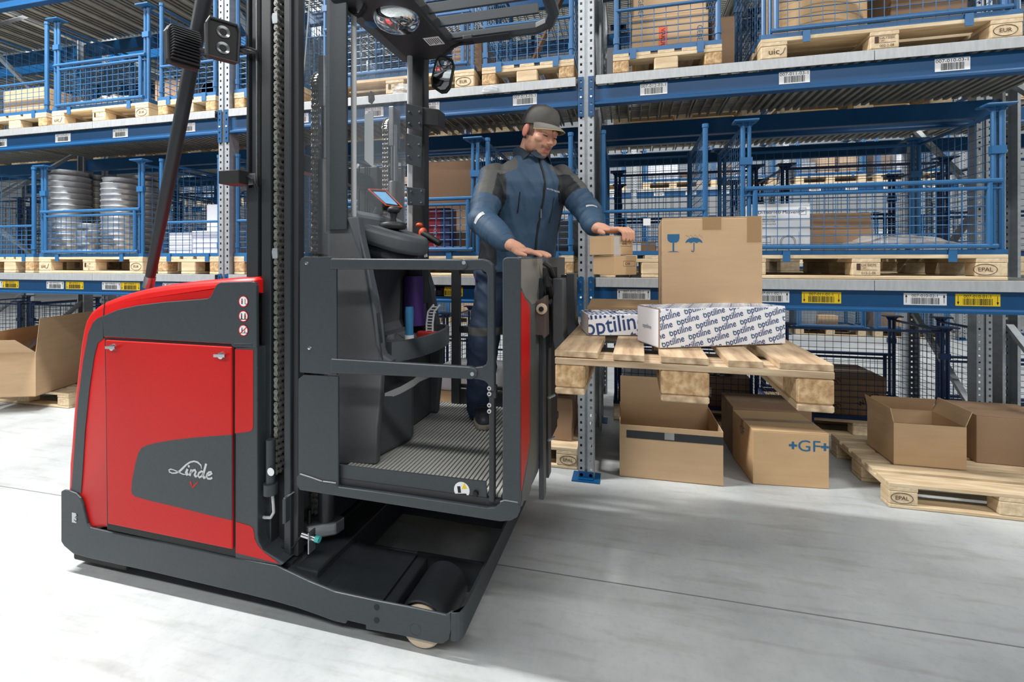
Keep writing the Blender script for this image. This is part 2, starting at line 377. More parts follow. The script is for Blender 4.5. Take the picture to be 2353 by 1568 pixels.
# location labels of the front row: (pixel x, code number) per level
L3 = {1: [(1502,12,.165),(1825,11,.165),(2188,10,.165)], 0: [(1206,13,.165),(985,14,.165),(860,15,.15),(690,16,.15)], -1: [(430,17,.165),(277,18,.165),(145,19,.18),(0,20,.18)]}
names = {1: 'right of the post beside the picker', 0: 'behind the truck cabin and the picker', -1: 'left of the truck mast', -2: 'at the far left edge'}
perfA = {1: lambda x: x < .98, 0: lambda x: True, -1: lambda x: False, -2: lambda x: False}
GA = 'front rack row'
for k in range(-3, 2):
    upright(PX0+BAY*k, RY, .98, {-3: 'galvanised rack upright one bay beyond the left edge', -2: 'galvanised rack upright just outside the left edge', -1: 'galvanised perforated rack upright rising behind the red hood, left of the mast', 0: 'galvanised perforated rack upright standing right beside the picker', 1: 'galvanised rack upright just beyond the right edge'}[k], 'front row uprights')
for b in (-2, -1, 0, 1):
    # b is the bay's right-hand post index
    x0 = PX0+BAY*(b-1)+.052 if b != 1 else PX0+.052
    x0 = PX0+BAY*(b-1)+.052; x1 = PX0+BAY*b-.052
    for li, z in enumerate(LEVELS):
        lab = []
        if li == 1: lab = [(atY(px, 200, RY)[0], w, .072, code(kk, 3), None, 'white') for px, kk, w in L3.get(b, ())]
        if li == 0:
            if b == 1: src = [(1456,12,2,'w'),(1770,11,2,'w'),(1887,11,1,'y'),(2125,10,2,'w'),(2246,10,1,'y')]
            elif b == 0: src = [(1032,14,1,'y'),(990,14,2,'w'),(1250,13,1,'y'),(1180,13,2,'w')]
            elif b == -2: src = []
            else: src = [(-12,20,2,'w'),(25,20,1,'y'),(127,19,2,'w'),(172,19,1,'y'),(256,18,2,'w'),(300,18,1,'y'),(397,17,2,'w'),(445,17,1,'y')]
            lab = [(atY(px, 640, RY)[0], .205, .066, code(kk, lv), 'up' if c == 'w' else 'down', 'white' if c == 'w' else 'yellow') for px, kk, lv, c in src]
        lvl = ('lower', 'middle', 'upper')[li]
        beam(x0, x1, RY, z, 'blue front beam of the %s shelf %s' % (lvl, names[b]), 'front row beams', -1, lab)
        beam(x0, x1, RY+.96, z, 'blue back beam of the %s shelf %s' % (lvl, names[b]), 'front row back beams', 1, (), False)
        deck(x0, x1, RY, z, .96, 'galvanised %s shelf deck %s' % (lvl, names[b]), 'front row decks', perfA[b], True, {1: (1.366,), 0: (-1.5,), -1: (atY(222, 290, RY)[0],), -2: ()}[b])
# second row back to back, third row across the next aisle
BY = RY+1.16
for k in range(-3, 3): upright(PX0+BAY*k, BY, .98, 'galvanised rack upright behind the front shelves, %s from the left in the second row' % ORD[k+3], 'second row uprights')
for b in range(-2, 3):
    x0 = PX0+BAY*(b-1)+.052; x1 = PX0+BAY*b-.052
    for li, z in enumerate(LEVELS):
        for yy, f in ((BY, -1), (BY+.96, 1)): beam(x0, x1, yy, z, 'blue %s beam of the %s shelf, %s bay from the left in the second row' % ('near' if f < 0 else 'far', ('lower','middle','upper')[li], ORD[b+2]), 'second row beams', f, (), False)
        deck(x0, x1, BY, z, .96, 'galvanised %s shelf deck, %s bay from the left in the second row' % (('lower','middle','upper')[li], ORD[b+2]), 'second row decks', perfA.get(b, lambda x: False), False)
CYY = 10.2; CLV = (1.38, 2.92, 4.3)
for k in range(-5, 3): upright(PX0+.4+BAY*k, CYY, .98, 'galvanised rack upright across the bright aisle, %s from the left' % ORD[k+5], 'far row uprights')
for b in range(-4, 3):
    x0 = PX0+.4+BAY*(b-1)+.052; x1 = PX0+.4+BAY*b-.052
    for li, z in enumerate(CLV):
        lab = [(x0+.45+.62*q, .2, .07, code(60+4*b+q, 3-li if li < 2 else 4), None, 'white' if li != 0 or q % 2 else 'yellow') for q in range(4)] if li < 2 else []
        beam(x0, x1, CYY, z, 'blue beam of the %s far shelf across the bright aisle, %s bay from the left' % (('lower','middle','upper')[li], ORD[b+4]), 'far row beams', -1, lab, False)
        deck(x0, x1, CYY, z, .96, 'galvanised %s far shelf deck across the bright aisle, %s bay from the left' % (('lower','middle','upper')[li], ORD[b+4]), 'far row decks')

# ------------------------------------------------------------------ pallets
pal_cache = {}
def pm(key, fn, m):
    if key not in pal_cache:
        me = fn().mesh(key[0]); me.materials.append(m); pal_cache[key] = me
    return pal_cache[key]
def pallet(L, W, label, loc, rz=0, group=None, worn=False, stamps=(), bottom='x', wood='wood'):
    """flat pallet: top boards along x (length L), width W along y; origin at the middle of the near long edge, on the ground"""
    t = thing('euro_pallet', label, 'pallet', loc, rz, group)
    wx, wy = (M['oldx'], M['old']) if worn else (M['wood'], M['woody'])
    ws = [.145, .1, .145, .1, .145] if W > .7 else [.1, .09, .1, .09, .1]
    gap = (W-sum(ws))/4; y = 0; ch = .02
    def board(w, h, l, axis):
        def f():
            c = min(.012, w*.2)
            if axis == 'x': return MB().box(-l/2, l/2, 0, w, 0, h)
            return MB().box(0, w, -l/2, l/2, 0, h)
        return f
    for w in ws:
        o = obj('top_board', pm(('top_board', L, w, worn), board(w, .022, L, 'x'), wx), None, t, bevel=.002, seg=1); o.location = (0, y, .122)
        if worn: o.rotation_euler = (random.uniform(-.008,.008), random.uniform(-.004,.004), random.uniform(-.006,.006)); o.location.x = random.uniform(-.006,.006)
        y += w+gap
    bx = [(-L/2, .145 if L > 1 else .1), (-.0725, .145), (L/2-(.145 if L > 1 else .1), .145 if L > 1 else .1)]
    by = [(0, .1), (W/2-.0725, .145), (W-.1, .1)]
    for x, w in bx:
        o = obj('stringer_board', pm(('stringer_board', w, W, worn), lambda: MB().box(0, w, 0, W, 0, .022), wy), None, t, bevel=.002, seg=1); o.location = (x, 0, .1)
        for yy, d in by:
            o = obj('block', pm(('block', w, d, worn), lambda: MB().box(0, w, 0, d, 0, .078), M['chip'] if worn or (abs(x) > .1 and random.random() < .3) else wy), None, t, bevel=.006, seg=1); o.location = (x, yy, .022)
    for yy, d in by:
        o = obj('bottom_board', pm(('bottom_board', L, d, worn), lambda: MB().box(-L/2, L/2, 0, d, 0, .022), wx), None, t, bevel=.004, seg=1); o.location = (0, yy, 0)
    for (s, x) in stamps:
        mb = MB(); yb = -.001
        if s in ('EPAL', 'EUR'):
            mb.tube([(x+.055*math.cos(2*math.pi*q/24), yb, .061+.03*math.sin(2*math.pi*q/24)) for q in range(24)], .0016, 4, closed=True)
            text(mb, s, .032, (x, yb-.001, .061), (1,0,0), (0,0,1), 1)
        elif s == 'uic':
            text(mb, 'uic', .05, (x-.008, yb-.001, .063), (1,0,0), (0,0,1), 1.1)
            mb.tube([(x+.024, yb, .040), (x+.042, yb, .052), (x+.054, yb, .082)], .002, 4)
        else:
            l1, l2 = s
            mb.box(x-.05, x-.03, yb-.0005, yb, .055, .094); mb.box(x-.028, x+.055, yb-.0005, yb, .0925, .094); mb.box(x-.028, x+.055, yb-.0005, yb, .055, .0565)
            text(mb, l1, .018, (x+.012, yb-.001, .082), (1,0,0), (0,0,1)); text(mb, 'HT', .013, (x-.01, yb-.001, .066), (1,0,0), (0,0,1)); text(mb, l2, .02, (x+.01, yb-.001, .038), (1,0,0), (0,0,1))
        mb.build('brand_stamp', M['inkbrown'], t)
    return t

# ------------------------------------------------------------------ mesh cages that stand on pallets
def wires(u0, u1, z0, z1, du, dz, place, r=.0023):
    mb = MB(); n = max(2, round((u1-u0)/du)); m = max(2, round((z1-z0)/dz))
    for i in range(1, n): u = u0+(u1-u0)*i/n; mb.tube([place(u, z0, 0), place(u, z1, 0)], r, 4, cap=False)
    for i in range(1, m): z = z0+(z1-z0)*i/m; mb.tube([place(u0, z, .005), place(u1, z, .005)], r, 4, cap=False)
    return mb
cage_proto = {}
def cage_parts(t, W, Dp, style, Hh, m):
    hw = W/2; long_ = style == 'gate'
    for sx in (-1, 1):
        for yy in (.02, Dp-.02):
            mb = MB(); x = sx*(hw-.02)
            if long_:
                mb.tube([(x, yy, 0), (x, yy, Hh)], .014, 8); x2 = x-sx*.036; mb.tube([(x2, yy, 0), (x2, yy, Hh)], .012, 8)
                mb.box(min(x, x2)-.016, max(x, x2)+.016, yy-.017, yy+.012, Hh*.68, Hh*.68+.045)
            else:
                mb.tube([(x, yy, 0), (x, yy, Hh)], .0165, 8); mb.tube([(x, yy, .07), (x, yy, .11)], .021, 8); mb.tube([(x, yy, Hh-.015), (x, yy, Hh+.008)], .02, 8)
            p = mb.build('corner_post', m, t)
            if long_:
                q = MB(); xc = x-sx*.018; q.box(xc-.075, xc+.065, yy-.05, yy+.05, Hh, Hh+.012); q.prism([(xc-.06, Hh), (xc+.05, Hh), (xc+.03, Hh-.03), (xc-.03, Hh-.03)], 'y', yy-.004, yy+.004)
                q.build('stacking_plate', m, p, bevel=.004)
    b = MB(); b.box(-hw, hw, .004, .03, 0, .028); b.box(-hw, hw, Dp-.03, Dp-.004, 0, .028); b.box(-hw, -hw+.03, .03, Dp-.03, 0, .028); b.box(hw-.03, hw, .03, Dp-.03, 0, .028)
    for s in (-1, 1):
        b.box(s*hw*.62-.02, s*hw*.62+.02, -.006, .0, -.042, .028); b.box(s*hw*.62-.02, s*hw*.62+.02, Dp, Dp+.006, -.042, .028)
    b.build('base_frame', m, t)
    for sx in (-1, 1):
        MB().tube([(sx*(hw-.02), .02, Hh-.03), (sx*(hw-.02), Dp-.02, Hh-.03)], .011, 6).build('side_rail', m, t)
        wires(.04, Dp-.04, .03, Hh-.035, .06, .05, lambda u, z, o: (sx*(hw-.02+o), u, z)).build('side_wire_mesh', m, t, kind='stuff')
    MB().tube([(-hw+.03, Dp-.02, Hh-.03), (hw-.03, Dp-.02, Hh-.03)], .011, 6).build('back_rail', m, t)
    wires(-hw+.04, hw-.04, .03, Hh-.035, .06, .05, lambda u, z, o: (u, Dp-.02+o, z)).build('back_wire_mesh', m, t, kind='stuff')
    if long_:
        g = MB(); gx = hw-.085
        g.tube([(-hw+.03, .0, .405), (hw-.03, .0, .405)], .0135, 8); g.tube([(-gx, .004, .365), (gx, .004, .365)], .0115, 8); g.tube([(-gx-.03, .0, .045), (gx+.035, .0, .045)], .0135, 8)
        for s in (-1, 1): g.tube([(s*gx, .002, .045), (s*gx, .002, .395)], .015, 8); g.tube([(s*gx, .004, .365), (s*(hw-.02), .012, .365)], .006, 6)
        gate = g.build('drop_gate', m, t)
        wires(-gx, gx, .012, .37, .062, .05, lambda u, z, o: (u, .004+o, z), .0026).build('gate_wire_mesh', m, gate, kind='stuff')
    else:
        MB().tube([(-hw+.02, .012, .285), (hw-.02, .012, .285)], .011, 8).build('front_rail', m, t)
        wires(-hw+.035, hw-.035, .028, .285, .07, .042, lambda u, z, o: (u, .014+o, z), .0026).build('front_wire_mesh', m, t, kind='stuff')
def cage(W, Dp, style, label, loc, group, rz=0, m='cage', Hh=.815):
    key = (W, Dp, style, m, Hh)
    if key not in cage_proto:
        t = thing('mesh_cage', label, 'mesh cage', loc, rz, group); cage_parts(t, W, Dp, style, Hh, M[m]); cage_proto[key] = t
    else:
        t = copy_tree(cage_proto[key]); t.location = loc; t.rotation_euler = (0, 0, rz); tag(t, label, 'mesh cage', group)
    return t
def unit(px0, px1, lev, style, lab, stamps=(), X=None, dp=.8, wid=None, yy=None):
    z = LEVELS[lev]; y = RY+.02 if yy is None else yy
    x0 = atY(px0, 600, y)[0] if X is None else X[0]; x1 = atY(px1, 600, y)[0] if X is None else X[1]
    W = round(x1-x0, 2); xc = (x0+x1)/2
    if style == 'gate': pallet(W, .8, 'wooden pallet under the '+lab, (xc, y, z+.002), 0, 'pallets on the front shelves', stamps=stamps)
    else:
        pallet(.8, W, 'wooden pallet under the '+lab, (xc+W/2, y+.4, z+.002), R(90), 'pallets on the front shelves')
    return cage(W, .8, style, 'blue '+lab, (xc, y, z+.147), 'mesh cages on the front shelves')
unit(1700, 2318, 0, 'gate', 'long mesh cage holding the white ventilator carton', ((('UA 04575','015-2-05'), 0), ('EPAL', .57)))
unit(1378, 1630, 0, 'low', 'narrow empty mesh cage between post and big brown box')
unit(1112, 1318, 0, 'low', 'narrow mesh cage behind the picker, left of the post')
unit(870, 1108, 0, 'gate', 'mesh cage behind the picker with the tall brown carton', X=(-2.2, -1.0))
unit(362, 500, 0, 'low', 'narrow mesh cage with white foam cartons, left of the mast', X=(-3.83, -3.2))
unit(93, 330, 0, 'gate', 'long mesh cage full of grey bucket stacks', (('uic', -.53), (('02','02 1'), 0), ('EUR', .53)), X=(-5.19, -3.99))
unit(0, 90, 0, 'low', 'narrow mesh cage at the left edge on the lower shelf', X=(-5.86, -5.26))
unit(520, 700, 0, 'low', 'narrow mesh cage right behind the mast on the lower shelf', X=(-3.06, -2.42))
unit(1745, 2360, 1, 'gate', 'long upper mesh cage with curved brown wrapping', (('uic', -.57), (('UA-12050','002-2-08'), 0), ('EUR', .57)), X=(.79, 2.09))
unit(1408, 1660, 1, 'low', 'narrow upper mesh cage with taped cartons')
unit(1108, 1318, 1, 'low', 'narrow upper mesh cage with a leaning brown plank')
unit(870, 1092, 1, 'gate', 'mesh cage seen through the cabin window on the upper shelf', ((('1200','02 1'), 0), ('EUR', .53)), X=(-2.26, -1.04))
unit(362, 500, 1, 'low', 'narrow mesh cage behind the work lamps on the upper shelf', X=(-3.83, -3.24))
unit(128, 350, 1, 'gate', 'long mesh cage with bagged fittings on the upper left shelf', (('uic', -.48), (('2','2'), 0), ('EUR', .48)), X=(-5.03, -3.93))
unit(0, 68, 1, 'low', 'narrow mesh cage at the left edge on the upper shelf', X=(-5.9, -5.1))
unit(520, 700, 1, 'low', 'narrow mesh cage right behind the mast on the upper shelf', X=(-3.06, -2.42))
# ------------------------------------------------------------------ order picker truck
TW = 1.04
TR = thing('order_picker_truck', 'red and dark grey order picker truck with raised operator cabin', 'truck', (TO[0], TO[1], 0), TA)
cA = lambda pts: [(120+x/2.148, 620+y/2.148) for x, y in pts]
cC = lambda pts: [(560+x/2.667, 980+y/2.667) for x, y in pts]
cB = lambda pts: [(560+x/3.0157, 480+y/3.0157) for x, y in pts]
def offset_poly(poly, d):
    n = len(poly); area = sum(poly[i][0]*poly[(i+1)%n][1]-poly[(i+1)%n][0]*poly[i][1] for i in range(n)); s = 1 if area > 0 else -1
    out = []
    for i in range(n):
        p0, p1, p2 = Vector(poly[i-1]), Vector(poly[i]), Vector(poly[(i+1)%n])
        e1 = (p1-p0).normalized(); e2 = (p2-p1).normalized()
        n1 = Vector((-e1.y, e1.x))*s; n2 = Vector((-e2.y, e2.x))*s; b = (n1+n2)
        b = b.normalized()/max(.5, b.normalized().dot(n1)) if b.length > 1e-6 else n1
        out.append(tuple(p1+b*d))
    return out
def side(name, px, n0, n1, m, parent=None, bevel=.002, pn=0., **k):
    return MB().prism(Tp(px, pn), 'y', n0, n1).build(name, M[m], parent or TR, bevel=bevel, **k)
def ribbon(mb, px, w, n, closed=False):
    P = [Vector((T(x, y, n)[0], T(x, y, n)[2])) for x, y in px]; k = len(P); L = []; Rr = []
    ww = w if isinstance(w, (list, tuple)) else [w]*k
    for i, p in enumerate(P):
        d = (P[(i+1) % k]-P[i-1]) if closed else (P[min(i+1, k-1)]-P[max(i-1, 0)])
        d.normalize(); q = Vector((-d.y, d.x))*ww[i]/2; L.append(p+q); Rr.append(p-q)
    vs = [(a.x, n, a.y) for a in L]+[(a.x, n, a.y) for a in Rr]
    return mb.add(vs, [(i, (i+1) % k, k+(i+1) % k, k+i) for i in range(k if closed else k-1)])
def disc(mb, px, py, r, n, seg=24, hole=0):
    t, _, z = T(px, py, n); a = [(t+r*math.cos(2*math.pi*i/seg), n, z+r*math.sin(2*math.pi*i/seg)) for i in range(seg)]
    if not hole: return mb.add(a, [tuple(range(seg))])
    b = [(t+hole*math.cos(2*math.pi*i/seg), n, z+hole*math.sin(2*math.pi*i/seg)) for i in range(seg)]
    return mb.add(a+b, [(i, (i+1) % seg, seg+(i+1) % seg, seg+i) for i in range(seg)])
# --- power unit
outl = Tp(cA([(62,1092),(66,960),(75,860),(85,720),(97,590),(110,470),(122,370),(134,300),(148,247),(170,207),(205,178),(245,155),(300,133),(370,110),(450,90),(550,73),(700,55),(860,41),(985,34),(1000,50),(1000,120),(906,130),(905,1400),(240,1290),(200,1300),(64,1300)]))
sh = MB().rings([[(t, n, z) for t, z in offset_poly(outl, i)] for n, i in ((.004,.03),(.009,.017),(.022,.006),(.05,0),(TW-.05,0),(TW-.022,.006),(TW-.004,.03))])
shell = smooth_angle(sh.build('body_shell', M['red'], TR), 35)
ribS = [(250,228),(222,240),(198,262),(176,312),(150,450),(126,640),(110,850),(92,1092),(140,1106),(148,1000),(160,800),(180,600),(205,430),(222,365),(250,340)]
side('rear_stripe', cA(ribS), .001, .012, 'grey', shell, .001)
side('side_cover', cA([(254,228),(330,196),(430,175),(550,160),(700,148),(770,142),(785,132),(796,110),(808,84),(818,70),(835,62),(985,58),(1002,62),(1010,78),(1012,385),(895,382),(885,366),(600,350),(257,330)]), -.004, .012, 'grey', None, .003)
sg = MB(); ribbon(sg, cA([(265,148),(258,170),(254,225),(256,330),(262,344),(270,800),(276,1250)]), .007, .0035); sg.build('panel_seam', M['black'], shell)
fr = side('door_gap_shade', cA([(262,336),(900,373),(906,1418),(272,1282)]), -.001, .008, 'black', None, .001)  # black plate behind the door, its colour supplies the shade in the gap
door = side('side_door', cA([(272,346),(893,381),(897,1376),(284,1250)]), -.009, .006, 'red', None, .004)
side('door_panel_print', cA([(896,811),(800,818),(700,826),(600,838),(530,850),(475,864),(452,876),(436,900),(420,960),(406,1030),(401,1085),(406,1103),(420,1115),(480,1132),(640,1170),(800,1210),(896,1232)]), -.0098, -.006, 'grey', door, 0)
def knob(px, py, n):
    t, _, z = T(px, py, n); k = MB().lathe([(.001,-.012),(.014,-.011),(.016,0)], (t, n, z), 'y', 16)
    k.bar((t-.028, n-.013, z), (t+.028, n-.013, z+.002), .008, .012); return k
for x, y in cA([(304,383),(840,423)]): smooth_angle(knob(x, y, -.009).build('door_latch', M['chrome'], door))
lg = MB(); zz = -.0108
for pts, w in (([(737,984),(734,966),(718,951),(700,946),(680,951),(662,963),(645,980),(628,996),(610,1004),(592,1005),(578,998),(576,990),(584,985),(598,988),(622,999),(645,1010),(662,1012)], [.002,.005,.006,.005,.005,.0055,.007,.007,.0045,.004,.005,.005,.004,.003,.004,.004,.002]),
               ([(668,984),(660,1004),(663,1012),(672,1007)], .0085), ([(688,987),(678,1018)], .008), ([(682,1006),(694,992),(706,989),(709,997),(702,1016),(706,1022),(714,1018)], .007),
               ([(760,958),(743,1020),(748,1028),(756,1024)], .008), ([(748,1000),(736,996),(724,1004),(719,1018),(726,1026),(738,1020),(747,1004)], .0065),
               ([(762,1017),(776,1014),(788,1006),(784,999),(774,1000),(764,1010),(761,1022),(768,1032),(780,1033),(790,1027)], .0062)):
    ribbon(lg, cA(pts), [x*1.35 for x in w] if isinstance(w, list) else w*1.35, zz)
disc(lg, *cA([(674,971)])[0], .0055, zz, 12); lg.build('script_logo', M['rod'], door)
v_ = MB(); ribbon(v_, cA([(682,1046),(691,1076),(720,1048)]), [.011,.008,.004], zz); v_.build('red_tick_mark', M['red'], door)
# front column of the power unit
side('front_column', cA([(905,383),(1012,383),(1015,1310),(1022,1350),(1040,1385),(1142,1452),(1130,1460),(905,1425)]), -.002, TW, 'grey', None, .003)
side('upper_red_panel', cA([(905,392),(994,396),(994,775),(988,792),(975,799),(905,808)]), -.0034, .0, 'red', None, .0005)
side('lower_red_panel', cA([(909,1243),(975,1262),(992,1275),(999,1300),(1001,1328),(1018,1362),(1045,1392),(1118,1449),(909,1396)]), -.0034, .0, 'red', None, .0005)
side('weld_plate', cA([(900,362),(990,362),(992,380),(905,384),(898,376)]), -.0055, 0, 'mast', None, .002)
for i, (x, y) in enumerate(cA([(943,157),(943,230),(943,300)])):
    w = MB(); disc(w, x, y, .0235, -.0052); st = w.build('warning_sticker', M['white'], TR)
    r = MB(); disc(r, x, y, .0235, -.0056, 24, .020)
    k = MB()
    def fig(dx, dy, s=1.): disc(k, x+dx, y+dy-5*s, .0032*s, -.0056, 10); ribbon(k, [(x+dx, y+dy-3*s), (x+dx, y+dy+6*s)], .006*s, -.0056)
    if i == 0: fig(-3, 0); ribbon(k, [(x+4,y-6),(x+4,y+6),(x+8,y+6)], .003, -.0056); ribbon(r, [(x-3,y-1),(x-3,y+3)], .007, -.0058)
    elif i == 1: fig(-4, 0); fig(4, 0); ribbon(k, [(x-8,y+7),(x+8,y+7)], .003, -.0056); ribbon(r, [(x+4,y-2),(x+4,y+3)], .008, -.0058)
    else: fig(-3, -1, .8); ribbon(k, [(x+2,y+6),(x+4,y-2),(x+4,y+6),(x+8,y+6)], .003, -.0056); ribbon(k, [(x-8,y+6),(x+8,y+6)], .002, -.0056); ribbon(r, [(x+8,y-8),(x-8,y+8)], .004, -.0058)
    r.build('red_ring', M['red'], st); k.build('pictogram', M['ink'], st)
# --- chassis
ch_px = cA([(50,1092),(62,1086),(92,1090),(122,1102),(145,1125),(158,1160),(170,1210),(180,1252),(194,1272),(240,1283),(400,1316),(560,1345),(740,1383),(900,1420),(1110,1458)])+cC([(245,872),(400,945),(560,1010),(800,1062),(1060,1112),(1240,1152),(1270,1135),(1275,1235),(1262,1300),(1225,1328),(1180,1325),(960,1275),(780,1243),(752,1240),(752,1212),(640,1186),(630,1206),(560,1190),(450,1150),(330,1108),(180,1065),(0,1020)])+cA([(500,1490),(200,1425),(110,1400),(65,1362),(50,1340)])
ch = MB(); po = [(min(a, .088), b) for a, b in Tp(ch_px)]
cha = MB().prism(po, 'y', -.006, .006).build('chassis_side', M['grey'], TR, bevel=.004)
MB().prism(po, 'y', TW-.006, TW+.006).build('chassis_side', M['grey'], TR, bevel=.004)
zf0, zf1 = .070, .172
fp_ = [(.080,-.006),(.098,-.005),(.110,.003),(.117,.016),(.119,.04)]; fpo = fp_+[(t_, TW-n_) for t_, n_ in reversed(fp_)]
MB().prism(fpo+[(.107,TW-.04),(.104,TW-.012),(.092,TW+.004),(.08,TW+.004)][0:0]+[(t_-.011 if n_ > .01 and n_ < TW-.01 else t_-.004, min(max(n_, .006), TW-.006)) for t_, n_ in reversed(fpo)], 'z', zf0, zf1).build('chassis_front', M['grey'], TR, bevel=.002)
MB().box(-.62, -.50, .03, TW-.03, .06, .20).build('chassis_cross_beam', M['mast'], TR, bevel=.006)
for s0, s1 in ((.006,.30), (TW-.30, TW-.006)):
    MB().box(-.20, .105, (s1 if s0 < .5 else s0)-.006, (s1 if s0 < .5 else s0)+.006, .06, .165).build('outrigger_inner_plate', M['mast'], TR, bevel=.002)
    MB().prism([(-.62,.205),(-.45,.155),(-.20,.155),(-.20,.06),(-.62,.06)], 'y', s0, s1).build('outrigger_top', M['mast'], TR)
    MB().box(-.20, -.15, s0+.0, s1, .06, .150).build('wheel_box', M['mast'], TR, bevel=.01)
MB().box(-1.8, -.62, .03, TW-.03, .06, .215).build('chassis_floor', M['mast'], TR)
for nn in (.010, TW-.13):
    wh = MB().lathe([(.001,0),(.04,0),(.072,.0),(.08,.008),(.08,.112),(.072,.12),(.001,.12)], (-.045, nn, .08), 'y', 28)
    o = smooth_angle(wh.build('load_wheel', M['beige'], TR))
    smooth_angle(MB().lathe([(.001,-.004),(.03,-.004),(.045,-.001),(.05,.002)], (-.045, nn, .08), 'y', 20).build('wheel_hub', M['galv'], o))
    fe = MB()
    arc = [(-.045+.095*math.cos(R(a)), .085+.095*math.sin(R(a))) for a in range(-8, 190, 12)]
    arc2 = [(-.045+.088*math.cos(R(a)), .085+.088*math.sin(R(a))) for a in range(188, -10, -12)]
    fe.prism(arc+arc2, 'y', (.012 if nn < .5 else TW-.25), (.25 if nn < .5 else TW-.012)); smooth_angle(fe.build('wheel_cover', M['mast'], TR), 30)
for x, y in cC([(820,1103),(820,1182)]):
    t, _, z = T(x, y); smooth_angle(MB().lathe([(.001,-.0075),(.011,-.0075),(.011,.0)], (t, 0, z), 'y', 14).build('bolt_hole', M['black'], TR))
hb = MB(); disc(hb, *cC([(1052,1248)])[0], .022, -.0064, 24, .0205); hb.build('wheel_axle_ring', M['dark'], TR)
for nn, zz in ((.03,.16),(.03,.09),(.012,.125)): smooth_angle(MB().lathe([(.001,.0),(.006,0),(.006,.003)], (.115, nn+.02, zz), 'x', 8).build('bolt_hole', M['black'], TR))
st = MB(); t0, _, z0 = T(174, 1189); st.box(t0-.014, t0+.014, -.0066, -.006, z0-.022, z0+.022); so = st.build('lifting_hook_sticker', M['rod'], TR)
hk = MB(); ribbon(hk, [(174,1181),(178,1185),(172,1190),(178,1194),(174,1199),(170,1195)], .004, -.0072); hk.build('hook_pictogram', M['ink'], so)
MB().box(T(146,0)[0], T(146,0)[0]+.10, .006, TW-.006, .13, .355).build('rear_bumper', M['grey'], TR, bevel=.012)
# wheel at the rear under the bumper
smooth_angle(MB().lathe([(.001,0),(.1,0),(.115,.012),(.115,.09),(.001,.1)], (-1.55, .45, .115), 'y', 24).build('drive_wheel', M['black'], TR))
MB().box(-1.83, -1.5, .03, TW-.03, .03, .1).build('skirt', M['black'], TR, bevel=.01)
# --- mast
MT = 3.9
def vbar(name, t0, t1, n0, n1, z0=.22, z1=None, m='mast', bevel=.004): return MB().box(t0, t1, n0, n1, z0, (MT if n0 < .5 else 1.98) if z1 is None else z1).build(name, M[m], TR, bevel=bevel)
for near in (True, False):
    f = (lambda a, b: (a, b)) if near else (lambda a, b: (TW-b, TW-a))
    vbar('mast_profile', -.868, -.855, *f(.055, .17)); vbar('mast_profile', -.850, -.815, *f(.065, .17)); vbar('mast_profile', -.812, -.80, *f(.06, .17), m='black')
    vbar('mast_profile', -.797, -.783, *f(.075, .17), m='black')
    vbar('mast_profile', -.783, -.735, *f(.045, .17)); vbar('mast_channel_back', -.737, -.672, *f(.09, .15), m='dark')
    vbar('mast_profile', -.672, -.640, *f(.045, .10)); vbar('mast_profile', -.640, -.616, *f(.060, .10), m='dark')
MB().tube([(-.809,.05,.9),(-.809,.05,2.2),(-.815,.05,MT)], .004, 6).build('mast_cable', M['steel'], TR)
for z in (.5, 1.85): MB().box(-.85, -.78, .17, TW-.17, z, z+.08).build('mast_cross_member', M['mast'], TR, bevel=.004)
def chain(ct, cn, z0, z1, axis, depth, layers, p=.0254):
    mb = MB(); k = 0; z = z0; w = .0105
    st = [(-w,0),(-w*.62,p*.5+0),(-w,p),(-w*.6,p+w*.85),(0,p+w),(w*.6,p+w*.85),(w,p),(w*.62,p*.5),(w,0),(w*.6,-w*.85),(0,-w),(-w*.6,-w*.85)]
    while z < z1:
        for L in range(layers):
            if (k+L) % 2 == 0:
                a = depth*L/(layers-1)
                if axis == 'n': mb.prism([(ct+x, z+y) for x, y in st], 'y', cn+a, cn+a+.0028)
                else: mb.prism([(cn+x, z+y) for x, y in st], 'x', ct+a, ct+a+.0028)
        if axis == 'n': mb.lathe([(.0055,-.003),(.0055,depth+.006)], (ct, cn, z), 'y', 6)
        else: mb.lathe([(.0055,-.003),(.0055,depth+.006)], (ct, cn, z), 'x', 6)
        z += p; k += 1
    return mb
chain(-.712, .046, .56, MT-.2, 'n', .034, 4).build('lift_chain', M['chain'], TR, kind='stuff')
zc = Tt(648, 60, -.712)[2]
MB().prism([(-.722,zc-.008),(-.70,zc-.008),(-.698,zc),(-.70,zc+.034),(-.722,zc+.034),(-.726,zc+.02)], 'y', .040, .0425).build('chain_master_link', M['galv'], TR)
zc = Tt(648, 590, -.712)[2]
MB().prism([(-.722,zc-.008),(-.70,zc-.008),(-.698,zc),(-.70,zc+.034),(-.722,zc+.034),(-.726,zc+.02)], 'y', .040, .0425).build('chain_master_link', M['galv'], TR)
